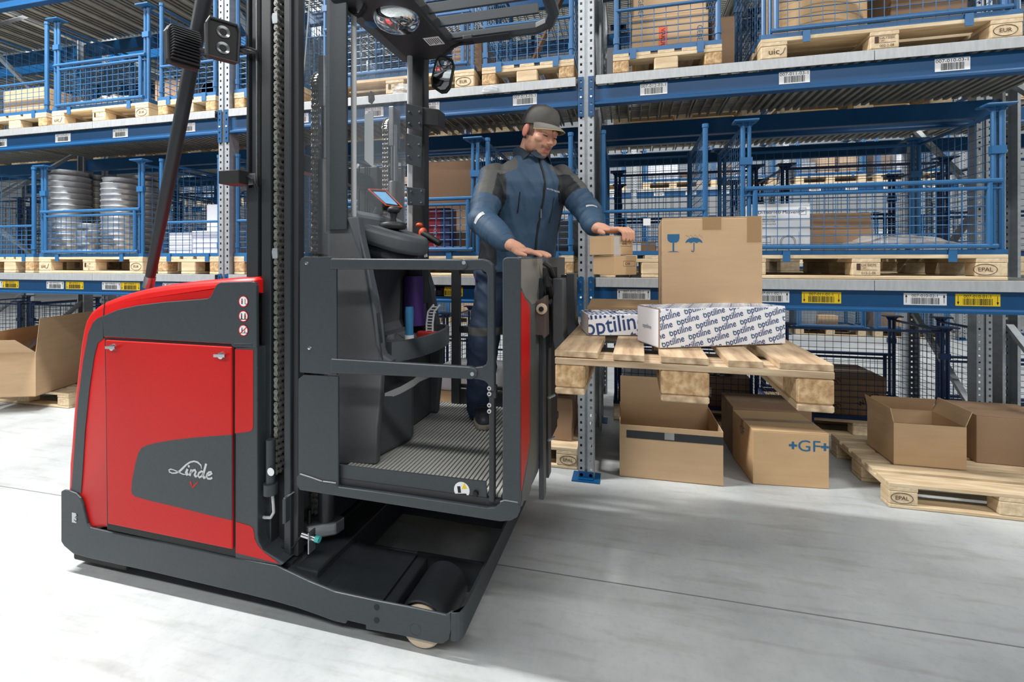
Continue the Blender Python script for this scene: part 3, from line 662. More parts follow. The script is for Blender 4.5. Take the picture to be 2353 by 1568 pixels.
for (ct, cn, zt) in ((-.655, .2, 2.20), (-.655, .80, 2.17)):
    chain(ct, cn, .33, zt, 't', .03, 4).build('lift_chain', M['chain'], TR, kind='stuff')
    cx = ct+.062
    smooth_angle(MB().lathe([(.034,0),(.034,1.57),(.030,1.575)], (cx, cn+.01, .3), 'z', 20).build('lift_cylinder', M['mast'], TR))
    smooth_angle(MB().lathe([(.022,0),(.022,.32)], (cx, cn+.01, 1.87), 'z', 16).build('piston_rod', M['chrome'], TR))
    smooth_angle(MB().lathe([(.001,0),(.062,0),(.066,.004),(.05,.012),(.05,.028),(.066,.036),(.062,.04),(.001,.04)], (ct-.006, cn+.06, zt), 'x', 24).build('chain_pulley', M['steel'], TR))
    MB().box(cx-.018, cx+.012, cn-.02, cn+.06, zt-.1, zt+.12).build('pulley_bracket', M['steel'], TR, bevel=.004)
    ch_top = MB()
    for a in range(0, 190, 14):
        q = R(a); y = cn+.06-.064*math.cos(q); z = zt+.064*math.sin(q); ch_top.lathe([(.008,-.002),(.008,.036)], (ct, y, z), 'x', 6)
        ch_top.bar((ct+.002, y-.008, z), (ct+.002, y+.012*math.sin(q), z+.012), .003, .018)
        ch_top.bar((ct+.03, y-.008, z), (ct+.03, y+.012*math.sin(q), z+.012), .003, .018)
    ch_top.build('chain_wrap', M['chain'], TR, kind='stuff')
    b = MB().prism([(ct-.02,cn-.06),(ct+.02,cn-.065),(ct+.12,cn-.0),(ct+.13,cn+.05),(ct+.05,cn+.06),(ct-.02,cn+.0)], 'z', .24, .30); b.build('cylinder_foot', M['steel'], TR, bevel=.008)
    MB().tube([(ct+.015, cn-.04, .24), (ct+.015, cn-.04, .36)], .009, 8).build('chain_anchor', M['black'], TR)
# bracket, hose, sensor at the mast foot
smooth_angle(MB().tube([T(622,1010,.03), T(622,1110,.03)], .018, 14).build('side_cylinder', M['grey'], TR))
smooth_angle(MB().tube([T(622,1110,.03), T(622,1135,.03)], .028, 14).build('cylinder_clamp', M['grey'], TR))
smooth_angle(MB().tube([T(626,1135,.03), T(628,1160,.03), T(629,1178,.03), T(622,1190,.03), T(608,1190,.03), T(596,1184,.03), T(594,1170,.03)], .006, 8).build('hydraulic_pipe', M['rod'], TR))
sd = MB(); disc(sd, 622, 1085, .0165, .0105); sd.build('grease_sticker', M['white'], TR)
MB().prism([T(648,1148,.02)[::2], T(656,1143,.02)[::2], T(656,1204,.02)[::2], T(648,1206,.02)[::2]], 'y', .02, .16).build('mast_foot_bracket', M['grey'], TR, bevel=.003)
MB().bar(T(653,1146,.02), Tt(690,1120,T(653,1146,.02)[0]+.02), .01, .002).build('bracket_edge', M['galv'], TR)
tt, _, tz = T(702, 1250, -.0)
bk = MB().box(tt-.006, tt+.0, .02, .06, tz-.055, tz+.03); bk.build('sensor_bracket', M['steel'], TR, bevel=.001)
s1 = MB().tube([(tt-.045,.04,tz+.008),(tt+.016,.04,tz)], .0125, 12); smooth_angle(s1.build('proximity_sensor', M['chrome'], TR))
smooth_angle(MB().tube([(tt+.016,.04,tz),(tt+.034,.04,tz-.002)], .013, 12).build('sensor_tip', M['teal'], TR))
MB().tube([(tt-.045,.04,tz+.008),(tt-.07,.04,tz-.02),(tt-.10,.05,tz-.06),(tt-.17,.06,tz-.075)], .004, 6).build('sensor_cable', M['black'], TR)
# diagonal tube from the hood to the mast top, lamps and sensor box on the mast
b0 = Vector(T(343, 648, .14)); b1 = Vector(T(482, -70, .06))
smooth_angle(MB().tube([b0, b0+(b1-b0)*.05, b0+(b1-b0)*.3, b1], [.0195,.0215,.0265,.032], 18).build('diagonal_support_tube', M['mast'], TR))
smooth_angle(MB().tube([b0-(b1-b0)*.02, b0+(b1-b0)*.018], .023, 14).build('tube_socket', M['steel'], TR))
def lamp(px, py, n, yaw, pitch, lit):
    c = Vector(T(px, py, n)); m = Matrix.Translation(c) @ Matrix.Rotation(R(yaw), 4, 'Z') @ Matrix.Rotation(R(pitch), 4, 'X')
    hd = MB().prism([(-.058,-.072),(-.05,-.08),(.05,-.08),(.058,-.072),(.062,.05),(.05,.078),(-.05,.078),(-.062,.05)], 'y', -.012, .02).tf(m).build('work_lamp', M['black'], TR, bevel=.006)
    rim = MB().tube([(m @ Vector((x,-.016,z))) for x, z in ((-.054,-.076),(.054,-.076),(.058,.05),(.048,.074),(-.048,.074),(-.058,.05))], .006, 6, closed=True); rim.build('lamp_rim', M['dark'], hd)
    for k in range(13):
        z = -.066+k*.0112; MB().prism([(-.05,z),(.05,z),(.05,z+.0045),(-.05,z+.0045)], 'y', .02, .062-.0007*(k-6)**2).tf(m).build('cooling_fin', M['dark'], hd)
    for z in (-.032, .032): smooth_angle(MB().lathe([(.001,-.010),(.012,-.011),(.024,-.016),(.025,-.011)], (0,0,z), 'y', 16).tf(m).build('lens', M['chrome'], hd))
    return c
c1 = lamp(420, 110, -.02, -112, 0, True); c2 = lamp(511, 94, -.02, 58, 4, True)
MB().tube([c1+Vector((.06,.02,-.005)), (c1+c2)/2+Vector((0,.03,-.01)), c2+Vector((-.02,.05,0)), Vector(T(560,118,.03)), Vector(T(590,120,.06))], .009, 8).build('lamp_arm', M['dark'], TR)
MB().tube([c2+Vector((0,.06,0)), Vector(T(566,108,.02)), Vector(T(588,116,.04)), Vector(T(592,140,.05))], .005, 6).build('lamp_cable', M['black'], TR)
MB().box(T(516,0,.0)[0], T(562,0,.0)[0], -.03, .05, T(540,424)[2], T(540,394)[2]).build('scanner_box', M['black'], TR, bevel=.003)
MB().box(T(540,0,.02)[0], T(586,0,.02)[0], .02, .024, T(560,425,.02)[2], T(560,400,.02)[2]).build('scanner_bracket', M['steel'], TR, bevel=.001)
MB().tube([T(562,402,.01), T(580,412,.01), T(590,440,.03)], .004, 6).build('scanner_cable', M['black'], TR)
MB().prism(Tp([(570,432),(592,428),(592,655),(570,655)], .04), 'y', .04, .06).build('mast_cover_plate', M['mast'], TR, bevel=.002)
# --- operator cabin
side('cabin_side_plate', [(690,602),(693,594),(700,590),(762,590),(771,594),(774,604),(775,862),(690,856)], -.003, .006, 'grey', None, .002)
side('cabin_side_plate', [(685,872),(697,862),(777,866),(777,1120),(740,1108),(700,1095),(685,1092)], 0, .009, 'grey', None, .002)
for x, y in ((706,605),(713,800)): t, _, z = T(x, y); smooth_angle(MB().lathe([(.001,-.009),(.006,-.008),(.008,-.003)], (t, 0, z), 'y', 10).build('bolt', M['chrome'], TR))
side('platform_sill', [(683,1096),(688,1090),(694,1089),(715,1097),(740,1107),(771,1111),(778,1119),(950,1143),(1120,1168),(1138,1166),(1150,1156),(1158,1150),(1190,1155),(1194,1162),(1194,1176),(1189,1188),(1175,1196),(1150,1198),(690,1126),(683,1114)], -.004, .016, 'grey', None, .003)
wd_ = MB()
for a, b in (([(690,1090),(715,1098),(740,1107)], .006), ([(742,1107),(758,1109),(772,1111)], .006), ([(1150,1154),(1160,1150),(1190,1155)], .008)): wd_.tube([T(x, y, -.003) for x, y in a], .0028, 6)
wd_.build('weld_seam', M['weld'], TR, kind='stuff')
side('toe_plate', [(777,1067),(1118,1106),(1120,1160),(777,1114)], .018, .024, 'grey', None, .003, pn=.02)
tp_ = MB(); disc(tp_, 1061, 1127, .030, .0175); tk = tp_.build('foot_warning_sticker', M['white'], TR)
bt = MB(); ribbon(bt, [(1050,1139),(1072,1139)], .013, .0171); ribbon(bt, [(1068,1134),(1075,1120)], .0, .0171); ribbon(bt, [(1056,1133),(1054,1118)], .012, .0171); bt.build('boot_pictogram', M['ink'], tk)
tr_ = MB(); tr_.add([T(1061,1124,.0169), T(1073,1124,.0169), T(1067,1110,.0169)], [(0,1,2)]); tr_.build('warning_triangle', M['yellow'], tk)
t, _, z = T(1094, 1133, .02); smooth_angle(MB().lathe([(.001,-.012),(.009,-.01),(.011,.0)], (t, .018, z), 'y', 12).build('toe_plate_screw', M['black'], TR))
FZ = .60
MB().box(-.56, .30, .016, TW, .555, FZ-.012).build('platform_floor', M['dark'], TR)
rb = MB()
for k in range(40): x = -.42+k*.0175; rb.box(x, x+.011, .03, TW-.02, FZ-.012, FZ-.003)
MB().box(-.42, .28, .03, TW-.02, FZ-.013, FZ-.010).build('floor_mat_base', M['grey2'], TR); rb.build('ribbed_floor_mat', mat('grey_ribbed_rubber', (196,196,190), .5), TR, kind='stuff')
side('gate_corner_post', [(1155,600),(1158,594),(1166,591),(1188,591),(1194,594),(1196,600),(1196,1160),(1155,1152)], -.004, .02, 'grey', None, .004)
FT = T(1196, 600)[0]
wl_ = MB().prism([(.02,.57),(.02,1.445),(TW,1.45),(TW,.80),(.70,.72),(.30,.57)], 'x', FT-.02, FT); wl_.build('front_wall', M['grey2'], TR, bevel=.004)
MB().prism([(.02,1.30),(.02,1.443),(TW,1.449),(TW,1.34)], 'x', FT-.062, FT-.004).build('front_wall_top', M['grey'], TR, bevel=.008)
fs_ = MB().prism([Tt(*p, FT)[1:] for p in ((1197,668),(1206,688),(1214,697),(1217,708),(1217,1010),(1210,1060),(1197,1130))], 'x', FT, FT+.0015).build('red_front_stripe', M['red'], TR)
MB().prism([Tt(*p, FT)[1:] for p in ((1197,596),(1246,594),(1246,690),(1222,700),(1217,694),(1206,682),(1197,660))], 'x', FT, FT+.001).build('polished_front_panel', mat('polished_grey_panel', (150,150,146), .3, metal=.35, vary=.12, scale=5), TR)
MB().prism([Tt(*p, FT)[1:] for p in ((1219,712),(1247,700),(1247,1000),(1213,1150),(1199,1152),(1199,1132),(1212,1062),(1219,1012))], 'x', FT, FT+.001).build('worn_front_panel', mat('worn_grey_panel', (96,98,96), .4, metal=.3, vary=.15, scale=9, stretch=(1,1,.3)), TR)
nA, nB = Tt(1248, 800, FT)[1]+.05, Tt(1278, 800, FT)[1]
MB().box(FT, FT+.002, nA-.06, nB+.02, .60, 1.40).build('slot_shade_sheet', M['black'], TR)  # flat black sheet on the solid wall, shade of the open slot as colour
for px0, px1, yb in ((1249,1258,1150),(1261,1273,1100)):
    n0 = Tt(px0, 800, FT+.02)[1]; zb = Tt(px0, yb, FT+.02)[2]
    MB().box(FT+.0, FT+.02, n0, n0+.06, zb, 1.36).build('carriage_rail', M['mast'], TR, bevel=.003)
for y in (915, 1013): q = Tt(1260, y, FT+.04); MB().tube([q, (q[0]+.02, q[1]+.03, q[2]+.005)], .006, 6).build('rail_stop', M['galv'], TR)
NBk = .25
MB().prism(Tp([(1230,694),(1247,685),(1252,680),(1254,774),(1249,779),(1246,771),(1230,770)], NBk), 'y', NBk, NBk+.08).build('roller_bracket', mat('worn_brown_steel', (104,92,88), .4, metal=.4, vary=.1, scale=20), TR, bevel=.002)
t, n, z = T(1245, 710, NBk); ro = smooth_angle(MB().lathe([(.001,-.010),(.012,-.010),(.021,-.008),(.022,0)], (t, n, z), 'y', 24).build('guide_roller', M['beige'], TR)); smooth_angle(MB().lathe([(.001,-.016),(.010,-.015),(.010,-.008)], (t, n, z), 'y', 12).build('roller_bolt', M['black'], ro))
MB().tube([Tt(1255,640,FT+.03), Tt(1262,655,FT+.05), Tt(1266,680,FT+.04), Tt(1258,700,FT+.03)], .014, 8).build('carriage_hose', M['black'], TR)
smooth_angle(MB().tube([Tt(1250,604,FT+.02), Tt(1262,612,FT+.04), Tt(1270,635,FT+.04)], .012, 8).build('carriage_hose', M['dark'], TR))
for k, (x0, x1, yt) in enumerate(((1270,1296,640),(1301,1322,628))):
    tf = FT+.05; n0 = Tt(x0, 700, tf)[1]; n1 = n0+.115; zt = Tt(x0, yt, tf)[2]
    f = MB().prism([(tf,zt),(tf+.04,zt),(tf+.045,1.12),(tf+.06,1.075),(tf+.10,1.062),(tf+.88,1.052),(tf+.88,1.046),(tf+.05,1.028),(tf+.01,1.05),(tf,1.10)], 'y', n0, n1); f.build('fork', M['forksteel'], TR, bevel=.003)
    MB().bar((FT+.02, (n0+n1)/2, zt-.03), (tf, (n0+n1)/2, zt-.03), .06, .04).build('fork_hook', M['mast'], TR)
MB().box(FT+.0, FT+.03, .45, .98, 1.05, 1.30).build('fork_carriage', M['dark'], TR, bevel=.004)
# gate
gt = MB().prism(Tp([(760,594),(1058,596),(1068,600),(1074,608),(1072,617),(1064,621),(760,619)], -.004), 'y', -.008, .018).build('gate_rail', M['grey'], TR, bevel=.006, seg=3)
MB().prism(Tp([(760,824),(1080,843),(1091,846),(1097,854),(1096,865),(1086,872),(760,858)], -.004), 'y', -.008, .018).build('gate_rail', M['grey'], TR, bevel=.006, seg=3)
U = [(1064,596),(1108,595),(1122,599),(1131,608),(1135,622),(1136,900),(1122,900),(1121,884),(1114,877),(1100,873),(1088,872),(1090,845),(1108,843),(1116,838),(1119,828),(1119,636),(1116,627),(1108,621),(1064,621)]
MB().prism(Tp(U, .0), 'y', .0, .026).build('gate_frame', M['grey'], TR, bevel=.005, seg=3)
MB().prism(Tp([(1122,912),(1135,912),(1135,1158),(1122,1156)], .0), 'y', .004, .03).build('gate_post', M['dark'], TR, bevel=.005)
MB().prism(Tp([(1119,886),(1138,888),(1139,918),(1119,916)], .0), 'y', .006, .032).build('gate_hinge', M['dark'], TR, bevel=.004)
for x, y in ((1066,604),(1085,860)): t, _, z = T(x, y, -.008); smooth_angle(MB().lathe([(.001,-.002),(.007,-.002),(.007,.001)], (t, -.008, z), 'y', 10).build('rivet', M['galv'], TR))
for y in (893, 906, 932, 946): t, _, z = T(1124, y, .0); smooth_angle(MB().lathe([(.003,-.003),(.0075,-.003),(.0075,.006)], (t, .002, z), 'y', 12).build('hinge_screw', M['rod'], TR)); MB().lathe([(.001,-.0036),(.0034,-.0036),(.0034,.0)], (t, .002, z), 'y', 10).build('screw_socket', M['black'], TR)
# far side of the cabin
for a, b, w in (((-.30,.60),(-.30,1.42),.05), ((.20,.60),(.20,1.40),.035)): MB().bar((a[0],TW-.03,a[1]), (b[0],TW-.03,b[1]), w, .03).build('far_gate_post', M['dark'], TR)
for z, h in ((1.38,.05),(1.03,.04),(.63,.10),(.70,.02)): MB().bar((-.32,TW-.025,z), (.27,TW-.025,z), .02, h).build('far_gate_rail', M['dark'], TR, bevel=.003)
# console
cons = MB()
prof = [(-.58,.60),(-.58,1.56),(-.47,1.54),(-.47,1.42),(-.485,1.12),(-.46,1.07),(-.40,1.04),(-.37,.98),(-.36,.60)]
cons.prism(prof, 'y', .17, .84); cons.build('console_body', M['cons'], TR, bevel=.01)
cheek = [(752,486),(775,486),(797,490),(804,497),(810,525),(822,560),(838,598),(852,650),(866,720),(873,790),(878,850),(874,930),(868,985),(866,1067),(752,1067)]
MB().prism(Tp(cheek, .14), 'y', .135, .17).build('console_cheek', M['cons'], TR, bevel=.008)
MB().prism(Tp([(800,500),(826,498),(832,540),(846,600),(856,650),(866,720),(873,790),(884,815),(905,828),(890,850),(878,850),(873,790),(866,720),(852,650),(838,598),(822,560),(810,525)], .14), 'y', .125, .17).build('console_edge_trim', M['grey2'], TR, bevel=.006)
def far_arch():
    return MB().prism([(-.50,.60),(-.50,1.52),(-.44,1.50),(-.40,1.42),(-.36,1.3),(-.33,1.12),(-.30,.98),(-.31,.80),(-.33,.60)], 'y', .80, .84)
far_arch().build('console_cheek', M['grey2'], TR, bevel=.01)
def plan(pts, z0, z1, slope, name, m, bevel, seg=3, taper=0):
    mb = MB(); c = Vector((sum(p[0] for p in pts)/len(pts), sum(p[1] for p in pts)/len(pts)))
    rr = []
    for z, s in ((z0, 1-taper), ((z0+z1)/2, 1), (z1, 1)):
        rr.append([(c.x+(p[0]-c.x)*s, c.y+(p[1]-c.y)*s, z-slope*(p[0]+.55)) for p in pts])
    mb.rings(rr); return mb.build(name, M[m], TR, bevel=bevel, seg=seg)
arc = lambda cx, cy, rx, ry, a0, a1, k=10: [(cx+rx*math.cos(R(a0+(a1-a0)*i/k)), cy+ry*math.sin(R(a0+(a1-a0)*i/k))) for i in range(k+1)]
dash = plan([(-.55,.18),(-.44,.185)]+arc(-.36,.41,.135,.20,-75,75)+[(-.44,.64),(-.55,.66)], 1.545, 1.628, .30, 'instrument_panel', 'grey2', .02, 3, .10); smooth_angle(dash, 50)
MB().prism([(-.57,1.55),(-.57,1.655),(-.50,1.658),(-.455,1.635),(-.43,1.59),(-.43,1.55)], 'y', .175, .66).build('panel_cowl', M['grey2'], TR, bevel=.012, seg=3)
plan([(-.54,.24),(-.44,.235)]+arc(-.38,.41,.11,.16,-75,75)+[(-.44,.6),(-.54,.62)], 1.475, 1.55, .30, 'panel_underside', 'dark', .02, 3, .2)
tray = MB(); tp2 = [(-.46,.24),(-.36,.235)]+arc(-.30,.52,.10,.30,-80,80)+[(-.36,.83),(-.46,.83)]
ti = [(-.45,.25),(-.365,.255)]+arc(-.305,.52,.085,.275,-78,78)+[(-.365,.81),(-.45,.81)]
tray.rings([[(p[0], p[1], z) for p in P_] for P_, z in ((tp2,1.00),(tp2,1.085),(ti,1.085),(ti,1.03))]); smooth_angle(tray.build('storage_tray', M['grey2'], TR), 30)
for k in range(1): MB().prism([(-.45,.245),(-.30,.26),(-.22,.52),(-.30,.80),(-.45,.815)], 'z', 1.025, 1.03).build('tray_floor', M['dark'], TR)
hand = MB(); hand.prism(Tp([(882,921),(905,912),(1000,862),(1012,845),(1000,848),(975,860),(960,870),(940,884),(884,905)], .30), 'y', .285, .295)
hr = MB().rings([[Td(x, y, d), Td(x, y+16, d), Td(x+2, y+16, d+.01), Td(x+2, y, d+.01)] for x, y, d in ((884,904,2.02),(920,889,2.10),(950,872,2.18),(962,862,2.22),(985,852,2.28))]); hr.build('grab_rail', M['rod'], TR)
kb = MB().prism([(-.42,.17),(-.33,.17),(-.28,.40),(-.29,.45),(-.42,.50)], 'z', .602, .86); kb.build('knee_pad_box', M['grey2'], TR, bevel=.02, seg=3)
# controls
kx = Vector(T(903, 527, .42)); kx.z += .012; up = Vector((.12, -.03, 1)).normalized()
smooth_angle(MB().lathe([(.001,-.012),(.056,-.012),(.062,-.004),(.062,.008),(.054,.018),(.03,.022),(.001,.022)], kx, 'z', 28).build('steering_disc', M['dark'], TR))
smooth_angle(MB().tube([kx, kx+Vector((0,0,.04)), kx+Vector((.004,0,.062))], [.022,.014,.018], 14).build('steering_stem', M['dark'], TR))
smooth_angle(MB().ball(kx+Vector((.004,0,.078)), .030, .030, .020).build('steering_knob', M['dark'], TR))
qd = [Vector(T(845,435,.42)), Vector(T(885,437,.57)), Vector(T(925,478,.57)), Vector(T(887,473,.42))]
qn = (qd[1]-qd[0]).cross(qd[3]-qd[0]).normalized(); qn = qn if qn.z > 0 else -qn; qc = sum(qd, Vector())/4
def dq(k, h): return [qc+(p-qc)*k+qn*h for p in qd]
dd = MB().rings([dq(.94,-.04), dq(1.0,-.012), dq(1.0,0)]).build('display', M['black'], TR, bevel=.004)
MB().tube(dq(.97,.0015), .0032, 6, closed=True).build('display_rim', M['orange'], dd)
MB().rings([dq(.70,.0), dq(.70,.0018)]).build('display_screen', M['screen'], dd)
MB().tube([qc-qn*.03, qc-qn*.06+Vector((-.02,0,-.05))], .022, 10).build('display_stem', M['black'], dd)
oc = Vector(Td(972, 536, 2.42))
smooth_angle(MB().ball(oc, .022, .024, .030).build('orange_thumb_switch', M['orange'], TR)); smooth_angle(MB().ball(oc+Vector((-.02,0,.042)), .018, .018, .012).build('orange_button', M['orange'], TR))
smooth_angle(MB().cap(oc+Vector((.01,-.01,-.005)), .018, Vector(Td(1008,558,2.38)), .016).build('drive_grip', M['black'], TR))
t, n, z = T(842, 586, .18); smooth_angle(MB().lathe([(.001,-.010),(.012,-.010),(.013,.0)], (t, n, z), 'y', 16).build('push_button', M['chrome'], TR))
MB().prism(Tp([(829,553),(834,552),(840,571),(836,574)], .18), 'y', .178, .186).build('key_slot', M['black'], TR, bevel=.001)
pp = MB().rings([[Td(x, y, 2.26) for x, y in ((966,557),(974,554),(983,590),(975,592))], [Td(x, y, 2.27) for x, y in ((966,557),(974,554),(983,590),(975,592))]]); pp.build('instruction_card', M['white'], TR)
# overhead guard with window, posts, mirrors
GZ = 2.50
R1 = (-.449, .20); R2 = (-.425, .67)
vbar('guard_pillar', -.525, -.430, .118, .132, 1.56, GZ+.05, 'grey', .003)
vbar('guard_pillar', R2[0]-.03, R2[0]+.065, R2[1]+.03, R2[1]+.10, 1.2, GZ+.05, 'dark', .008)
for r in (R1, R2): smooth_angle(MB().tube([(r[0],r[1],1.55),(r[0],r[1],GZ+.02)], .0145 if r is R2 else .012, 14).build('guard_rod', M['rod'], TR))
wp = Tp([(716,-60),(702,120),(692,230),(688,320),(689,560),(692,575),(700,582),(757,585),(757,-60)], .1)
MB().prism(wp, 'y', .098, .102).build('acrylic_window', M['glass2'], TR)
MB().tube([(t, .1, z) for t, z in wp[:7]], .003, 6).build('window_edge', M['glassedge'], TR)
MB().bar((R1[0]+.01, R1[1]+.01, (GZ+1.62)/2), (R2[0]-.02, R2[1]-.01, (GZ+1.62)/2), .005, GZ-1.62).build('acrylic_window', M['glass'], TR)
fl_ = MB().prism(Tp([(838,265),(858,252),(858,385),(838,368)], .42), 'y', .418, .422); fl_.build('document_holder', M['glassedge'], TR); 
MB().prism(Tp([(851,220),(857,212),(859,228),(852,238)], .42), 'y', .40, .43).build('document_clip', M['black'], TR)
rf = MB().prism([(-.50,.10),(-.50,.74),(-.26,.74),(-.17,.66),(-.17,.16),(-.24,.10)], 'z', GZ, GZ+.07); roof = rf.build('guard_roof', M['dark'], TR, bevel=.012, seg=3)
ring = MB()
for nn, h in ((.12,.05),(.24,.045),(.36,.045),(.48,.045)):
    MB().bar((-.18, nn, GZ+.055), (.30, nn, GZ+.055), .014, h).build('guard_bar', M['grey'], TR, bevel=.002)
MB().tube([(-.2,.08,GZ+.05),(.26,.08,GZ+.05),(.33,.12,GZ+.05),(.36,.2,GZ+.05),(.36,.52,GZ+.05),(.33,.6,GZ+.05),(.26,.64,GZ+.05),(-.2,.64,GZ+.05)], .028, 8).build('guard_ring', M['grey'], TR, bevel=.001)
MB().prism([(-.17,.56),(.14,.56),(.14,.62),(-.17,.62)], 'z', GZ-.0, GZ+.004).build('guard_gusset', M['dark'], TR)
mc = Vector((-.30, .30, GZ-.0)); smooth_angle(MB().lathe([(.105,.004),(.098,-.02),(.08,-.038),(.05,-.05),(.001,-.056)], mc, 'z', 28).build('dome_mirror', M['mirror'], TR))
ns = MB().box(-.27, -.19, .50, .58, GZ-.0016, GZ-.0002).build('type_plate', M['white'], TR); tx = MB()
for k in range(7): tx.box(-.262+k*.01, -.258+k*.01, .51, .57-.006*(k % 3), GZ-.0022, GZ-.0018)
tx.build('printed_lines', M['ink'], ns)
bl = MB(); bl.add([(-.44+.028*math.cos(2*math.pi*i/20), .32+.034*math.sin(2*math.pi*i/20), GZ-.0012) for i in range(20)], [tuple(range(20))]); bl.build('blue_badge', M['inkblue'], TR)
for s in ('near', 'far'):
    if s == 'far':
        a = Vector(T(1075, 95, .60)); c = Vector(T(1016, 172, .58)); w, h = 24, 42
        MB().tube([Vector((a.x, a.y, GZ+.02)), a, Vector(T(1040,108,.58)), Vector(T(1022,122,.58)), c+Vector((.0,.02,.05))], .007, 8).build('mirror_arm', M['black'], TR)
        MB().box(a.x-.02, a.x+.03, a.y-.02, a.y+.02, a.z-.01, GZ+.03).build('mirror_clamp', M['black'], TR, bevel=.004)
        quad = [(992,182),(1003,135),(1010,127),(1020,127),(1040,140),(1043,150),(1033,200),(1024,211),(1012,212),(994,200)]
        nn = .58
    else: quad = [(788,-12),(796,14),(806,28),(816,34),(826,32),(834,20),(842,-4),(846,-20),(790,-24)]; nn = .16; c = Vector(T(818, 0, nn))
    P_ = [Vector(T(x, y, nn)) for x, y in quad]
    mir = MB(); mir.rings([[p+Vector((0,0,0)) for p in P_], [p+Vector((-.004,.03,0)) for p in P_]]); sh_ = mir.build('side_mirror', M['black'], TR, bevel=.006)
    gl = MB(); cen = sum(P_, Vector())/len(P_); gl.add([cen+(p-cen)*.88+Vector((.0,-.0015,0)) for p in P_], [tuple(range(len(P_)))]); gl.build('mirror_glass', M['mirror'], sh_)
    MB().tube(P_, .0045, 6, closed=True).build('mirror_rim', M['black'], sh_)
# plates clamped to the far post
for px, nn, th in (([(933,238),(972,247),(971,302),(933,294)], .62, .004), ([(932,306),(970,316),(968,386),(933,376)], .62, .004), ([(936,430),(977,435),(976,473),(937,472)], .62, .004)):
    o = MB().prism(Tp(px, nn), 'y', nn-th, nn).build('mounting_plate', M['grey'], TR, bevel=.001)
    cx = sum(p[0] for p in px)/4; cy = sum(p[1] for p in px)/4
    for sx in (-.62, .62):
        for sy in (-.55, .55):
            t, _, z = T(cx+sx*19, cy+sy*24 if th else cy, nn-th); smooth_angle(MB().lathe([(.001,-.004),(.005,-.003),(.005,.0)], (t, nn-th, z), 'y', 8).build('screw', M['chrome'], o))
MB().prism(Tp([(972,249),(1012,254),(1012,293),(972,287)], .64), 'y', .62, .70).build('device_holder', M['dark'], TR, bevel=.003)
pf = smooth_angle(MB().lathe([(.001,0),(.06,0),(.06,.26),(.001,.26)], (-.42, .72, 1.09), 'z', 20).build('stretch_film_roll', M['purple']))
pf.location = (TO[0], TO[1], 0); pf.rotation_euler = (0, 0, TA); tag(pf, 'purple stretch film roll standing at the back of the console tray', 'film roll')
# things lying in the tray
def in_truck(o): o.location = (TO[0], TO[1], 0); o.rotation_euler = (0, 0, TA); return o
g = in_truck(thing('film_core_handle', 'blue round handle with white collar standing in the console tray', 'handle'))
c = Vector((-.30, .42, 1.031))
smooth_angle(MB().lathe([(.001,0),(.036,0),(.036,.014),(.022,.02),(.021,.055),(.001,.055)], c, 'z', 20).build('white_collar', M['white'], g))
smooth_angle(MB().lathe([(.019,0),(.018,.05),(.020,.11),(.018,.13),(.001,.132)], c+Vector((0,0,.055)), 'z', 18).build('blue_grip', M['tapeblue'], g))
g = in_truck(thing('tape_dispenser', 'red packing tape dispenser with grey slotted handle in the console tray', 'tape dispenser'))
c = Vector((-.27, .55, 1.031))
MB().box(c.x-.05, c.x+.05, c.y-.02, c.y+.02, c.z, c.z+.055).build('red_body', M['tapered'], g, bevel=.008)
hx = MB()
hp = [(c.x+.012, c.z+.05), (c.x+.012, c.z+.09), (c.x+.02, c.z+.15), (c.x+.05, c.z+.185)]
for s in (-1, 1): hx.tube([(x+s*.016, c.y, z) for x, z in hp], .005, 6)
for k in range(9): f = k/8; z = c.z+.06+f*.115; x = c.x+.012+max(0, f-.25)**1.6*.05; hx.bar((x-.016, c.y, z), (x+.016, c.y, z), .008, .005)
hx.build('grey_handle', M['rod'], g)
o = MB().prism([(-.40,1.06),(-.34,1.075),(-.33,1.105),(-.39,1.09)], 'y', .27, .36).build('plastic_scrap', M['steel']); in_truck(o); tag(o, 'crumpled silver scrap leaning in the near corner of the console tray', 'scrap')
# ------------------------------------------------------------------ cartons and goods
def Tz(x, y, z):
    r = ray(x, y); k = (z-CAMH)/r[2]; return w2t((k*r[0], k*r[1], z))
def t2w(q): return (TO[0]+q[0]*TAX[0]+q[1]*TAN[0], TO[1]+q[0]*TAX[1]+q[1]*TAN[1], q[2])
def atZ(x, y, z):
    r = ray(x, y); k = (z-CAMH)/r[2]; return (k*r[0], k*r[1], z)
def carton(name, label, loc, rz, L, W, H, m='card', group=None, tape=True, cat='carton', flaps=True, tape_m='tape'):
    """closed carton, origin at its near left bottom corner, L along x, W along y"""
    t = thing(name, label, cat, loc, rz, group)
    b = MB(); b.box(0, L, 0, W, 0, H-.004); b.build('carton_body', M[m], t, bevel=.004)
    if flaps:
        MB().box(.001, L-.001, .001, W/2-.0015, H-.004, H).build('top_flap', M[m], t, bevel=.0015)
        MB().box(.001, L-.001, W/2+.0015, W-.001, H-.004, H).build('top_flap', M[m], t, bevel=.0015)
    if tape:
        q = MB().box(-.0008, L+.0008, W/2-.025, W/2+.025, H, H+.0006); q.box(-.0008, 0, W/2-.025, W/2+.025, H-.07, H); q.box(L, L+.0008, W/2-.025, W/2+.025, H-.07, H)
        q.build('packing_tape', M[tape_m], t)
    return t
